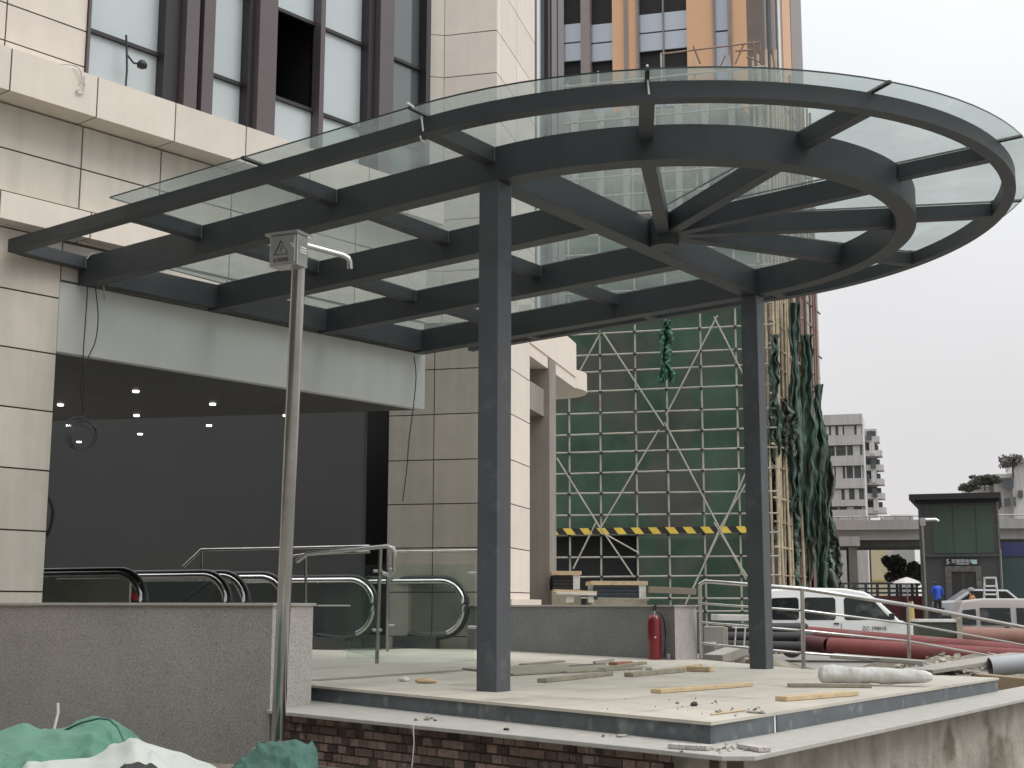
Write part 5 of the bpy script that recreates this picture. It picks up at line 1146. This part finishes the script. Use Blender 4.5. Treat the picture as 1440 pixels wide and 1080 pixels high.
# scooter with yellow panel
P = atd(1283, 868, 44); z0 = atd(1283, 846, 44)[2]-1.0
scoo = thing('scooter', 'small scooter with yellow front shield between the white minibus and the lift building', 'scooter', (P[0], P[1], z0)); f_ = Frame((P[0], P[1]), 100, True)
mb = MB(); mb.beam(f_.w(0, 0, z0+.35), f_.w(.02, 0, z0+1.0), .3, .12); mb.build('front_shield', mat('yellow_p', (.5, .38, .12), .5), scoo, bevel=.03)
mb = MB(); mb.beam(f_.w(0, 0, z0+.3), f_.w(-.9, 0, z0+.35), .2, .1);  mb.beam(f_.w(-.7, 0, z0+.35), f_.w(-.75, 0, z0+.7), .2, .3, up=(0, 1, 0)); mb.build('frame', BLACK, scoo)
mb = MB(); mb.beam(f_.w(-.5, 0, z0+.72), f_.w(-1.0, 0, z0+.75), .22, .12); mb.build('saddle', BLACK, scoo)
mb = MB(); mb.tube([f_.w(0, -.25, z0+1), f_.w(0, .25, z0+1)], .02, 6); mb.build('handlebar', BLACK, scoo)
for u in (.15, -1.0): mb = MB(); c = f_.w(u, 0, z0+.22); mb.tube([c-f_.n*.05, c+f_.n*.05], .22, 16); mb.build('wheel', RUBBER, scoo)
# cart with pale bed
P = atd(1291, 889, 36); f_ = facade(P, 116); a, c_ = sorted((f_.px(1291, 880)[0], f_.px(1352, 880)[0])); zt5 = f_.px(1320, 871)[1]
ct = thing('flatbed_cart', 'low flatbed cart with pale top between the two vans', 'cart', (P[0], P[1], 0))
B1('bed', WPL, ct, f_, a, c_, -1.2, 0, zt5-.07, zt5); B1('side_board', mat('cart_g', (.04, .05, .035), .8), ct, f_, a+.05, c_-.02, -1.15, -.03, zt5-.45, zt5-.072); B1('end_post', WOODG, ct, f_, a-.02 if f_.t@RT < 0 else c_-.05, a+.12 if f_.t@RT < 0 else c_+.1, -.5, .03, zt5-.6, zt5+.03)
for u in (a+.3, c_-.3): mb = MB(); c = f_.w(u, .02, .25+.0); mb.tube([c, c-f_.n*.15], .25, 14); mb.build('wheel', RUBBER, ct)
B1('chassis', BLACK, ct, f_, a+.1, c_-.1, -.9, -.1, .3, zt5-.452)
# ================================================================== PIPES
PR = mat('red_pipe', (.17, .05, .048), .7, 0, .3, 1.2, dirt_or_refl=((.15, .11, .095), 1.3, .54), spec=.3); PBk = mat('black_pipe', (.013, .013, .014), .7, 0, .3, 1); PBr = mat('rusty_pipe', (.23, .12, .09), .7, 0, .25, 1.5)
PGy = mat('grey_pipe', (.30, .31, .32), .5)
def pipe(label, x0, y0, x1, y1, d0, d1, r_, m, gp):
    a, c_ = atd(x0, y0, d0), atd(x1, y1, d1); dv = (c_-a)/np.linalg.norm(c_-a)
    s1 = np.cross(dv, [0, 0, 1]); s1 /= np.linalg.norm(s1); s2 = np.cross(s1, dv); n_ = 20; V = []
    for p in (a, c_):
        for rr_ in (r_, r_*.9): V += [p+(s1*math.cos(2*math.pi*k/n_)+s2*math.sin(2*math.pi*k/n_))*rr_ for k in range(n_)]
    fs = []
    for k in range(n_):
        j = (k+1) % n_; fs += [(k, j, 2*n_+j, 2*n_+k), (n_+k, 3*n_+k, 3*n_+j, n_+j), (k, n_+k, n_+j, j), (2*n_+k, 2*n_+j, 3*n_+j, 3*n_+k)]
    mb = MB(); mb.add(V, fs, 0, True); o = mb.build('pipe', m); tag(o, label, 'pipe', gp)
    bm = o.modifiers.new('es', 'EDGE_SPLIT'); bm.split_angle = rad(50); return o
gp = 'pipes lying on the soil bank'
pipe('red pipe running from the ramp post to the right, upper one of the long pair', 1132, 893, 1560, 930, 27, 24, .175, PR, gp)
pipe('red pipe with open end visible below the minibus, lower one of the long pair', 1166, 909, 1560, 934, 25.5, 23, .165, PR, gp)
pipe('rusty orange pipe under the beige minivan at the right edge', 1357, 895, 1620, 905, 29, 27, .2, PBr, gp)
pipe('uppermost black pipe behind the far column', 1018, 884, 1132, 884, 26, 27, .11, PBk, gp)
pipe('middle black pipe behind the far column', 1012, 896, 1140, 896, 25.6, 26.4, .1, PBk, gp)
pipe('lowest black pipe behind the far column, nearest the platform', 1013, 908, 1130, 910, 25, 25.6, .1, PBk, gp)
pipe('dark rusty pipe end between the black pipes and the open red pipe', 1112, 901, 1164, 908, 26.5, 25.8, .15, mat('maroon_pipe', (.08, .025, .022), .7), gp)
pipe('pale grey pipe or rolled sheet low at the right edge', 1392, 938, 1560, 922, 19, 19, .13, PGy, gp)
def conc(label, x0, y0, x1, y1, d0, d1, wd, h, m=CONC, cat='slab', name='concrete_slab'):
    a, c_ = atd(x0, y0, d0), atd(x1, y1, d1); mb = MB(); mb.beam(a, c_, wd, h); return tag(mb.build(name, m, bevel=.01), label, cat)
PALE = mat('pale_slab', (.27, .255, .225), .85, 0, .2, 2)
conc('long pale slab lying across the soil left of the grey pipe', 1290, 944, 1440, 921, 18.5, 20, .5, .06, PALE)
conc('thin pale slab behind the second railing post', 1170, 922, 1300, 932, 19.5, 19, .4, .06, PALE)
conc('brown wooden board beyond the right corner of the platform', 1372, 960, 1500, 972, 16.2, 16, .4, .22, mat('brown_board', (.26, .19, .12), .85), 'board', 'board')
conc('grey upright block at the left of the black pipes', 998, 903, 999, 925, 22, 22, .2, .25, PALE, 'block', 'concrete_block') 
mb = MB(); P = atd(990, 925, 22); mb.box(facade(P, 116), -.34, 0, -.2, 0, P[2], P[2]+.5); tag(mb.build('concrete_block', PALE, bevel=.02), 'grey concrete block between the railing and the black pipes', 'block')
mb = MB(); P = atd(1004, 925, 24); f_ = facade(P, 116); mb.box(f_, -.25, .0, -.2, 0, .2, atd(1010, 882, 24)[2]); tag(mb.build('stone_post', PALE, bevel=.02), 'pale square stone post at the end of the black pipes', 'post')
conc('pale beam laid across the tops of the black pipes', 1004, 868, 1056, 869, 27, 27, .8, .12, WPL, 'beam', 'pale_beam')
conc('white flat strip above the black pipes beside the far column', 1030, 881.5, 1056, 881.5, 25, 25, .1, .05, WPL, 'strip', 'white_strip')
for i, (x, dd_) in enumerate(((1035, 24.5), (1048, 24.4))):
    conc('white strap holding the black pipes, %s of two' % ('left' if i == 0 else 'right'), x, 882, x-2, 912, dd_, dd_, .03, .02, WPL, 'strap', 'strap')
conc('grey timber prop leaning low behind the platform edge', 1003, 927, 1040, 914, 20.5, 21.5, .3, .14, PALE)
# rubble on the bank
random.seed(9); mb = MB()
for k in range(420):
    x = random.uniform(985, 1500); dep = random.uniform(17.5, 24); P = atd(x, 853, dep)
    u = (dep-15.5)/16; v = (x-960)/620; z_ = bank(u, v)[2]; r_ = random.uniform(.03, .14)*random.uniform(.4, 1)
    b0 = len(mb.v); V = [P*np.array([1, 1, 0])+np.array([random.uniform(-1, 1)*r_, random.uniform(-1, 1)*r_, z_+random.uniform(-.5, 1)*r_]) for _ in range(8)]
    c = sum(V)/8; V = sorted(V, key=lambda p: p[2]); lo = sorted(V[:4], key=lambda p: math.atan2(p[1]-c[1], p[0]-c[0])); hi = sorted(V[4:], key=lambda p: math.atan2(p[1]-c[1], p[0]-c[0]))
    mb.add(lo+hi, [(3, 2, 1, 0), (4, 5, 6, 7)]+[(i, (i+1) % 4, 4+(i+1) % 4, 4+i) for i in range(4)])
tag(mb.build('rubble', CONC), 'broken stones scattered over the soil bank', 'rubble', kind='stuff')
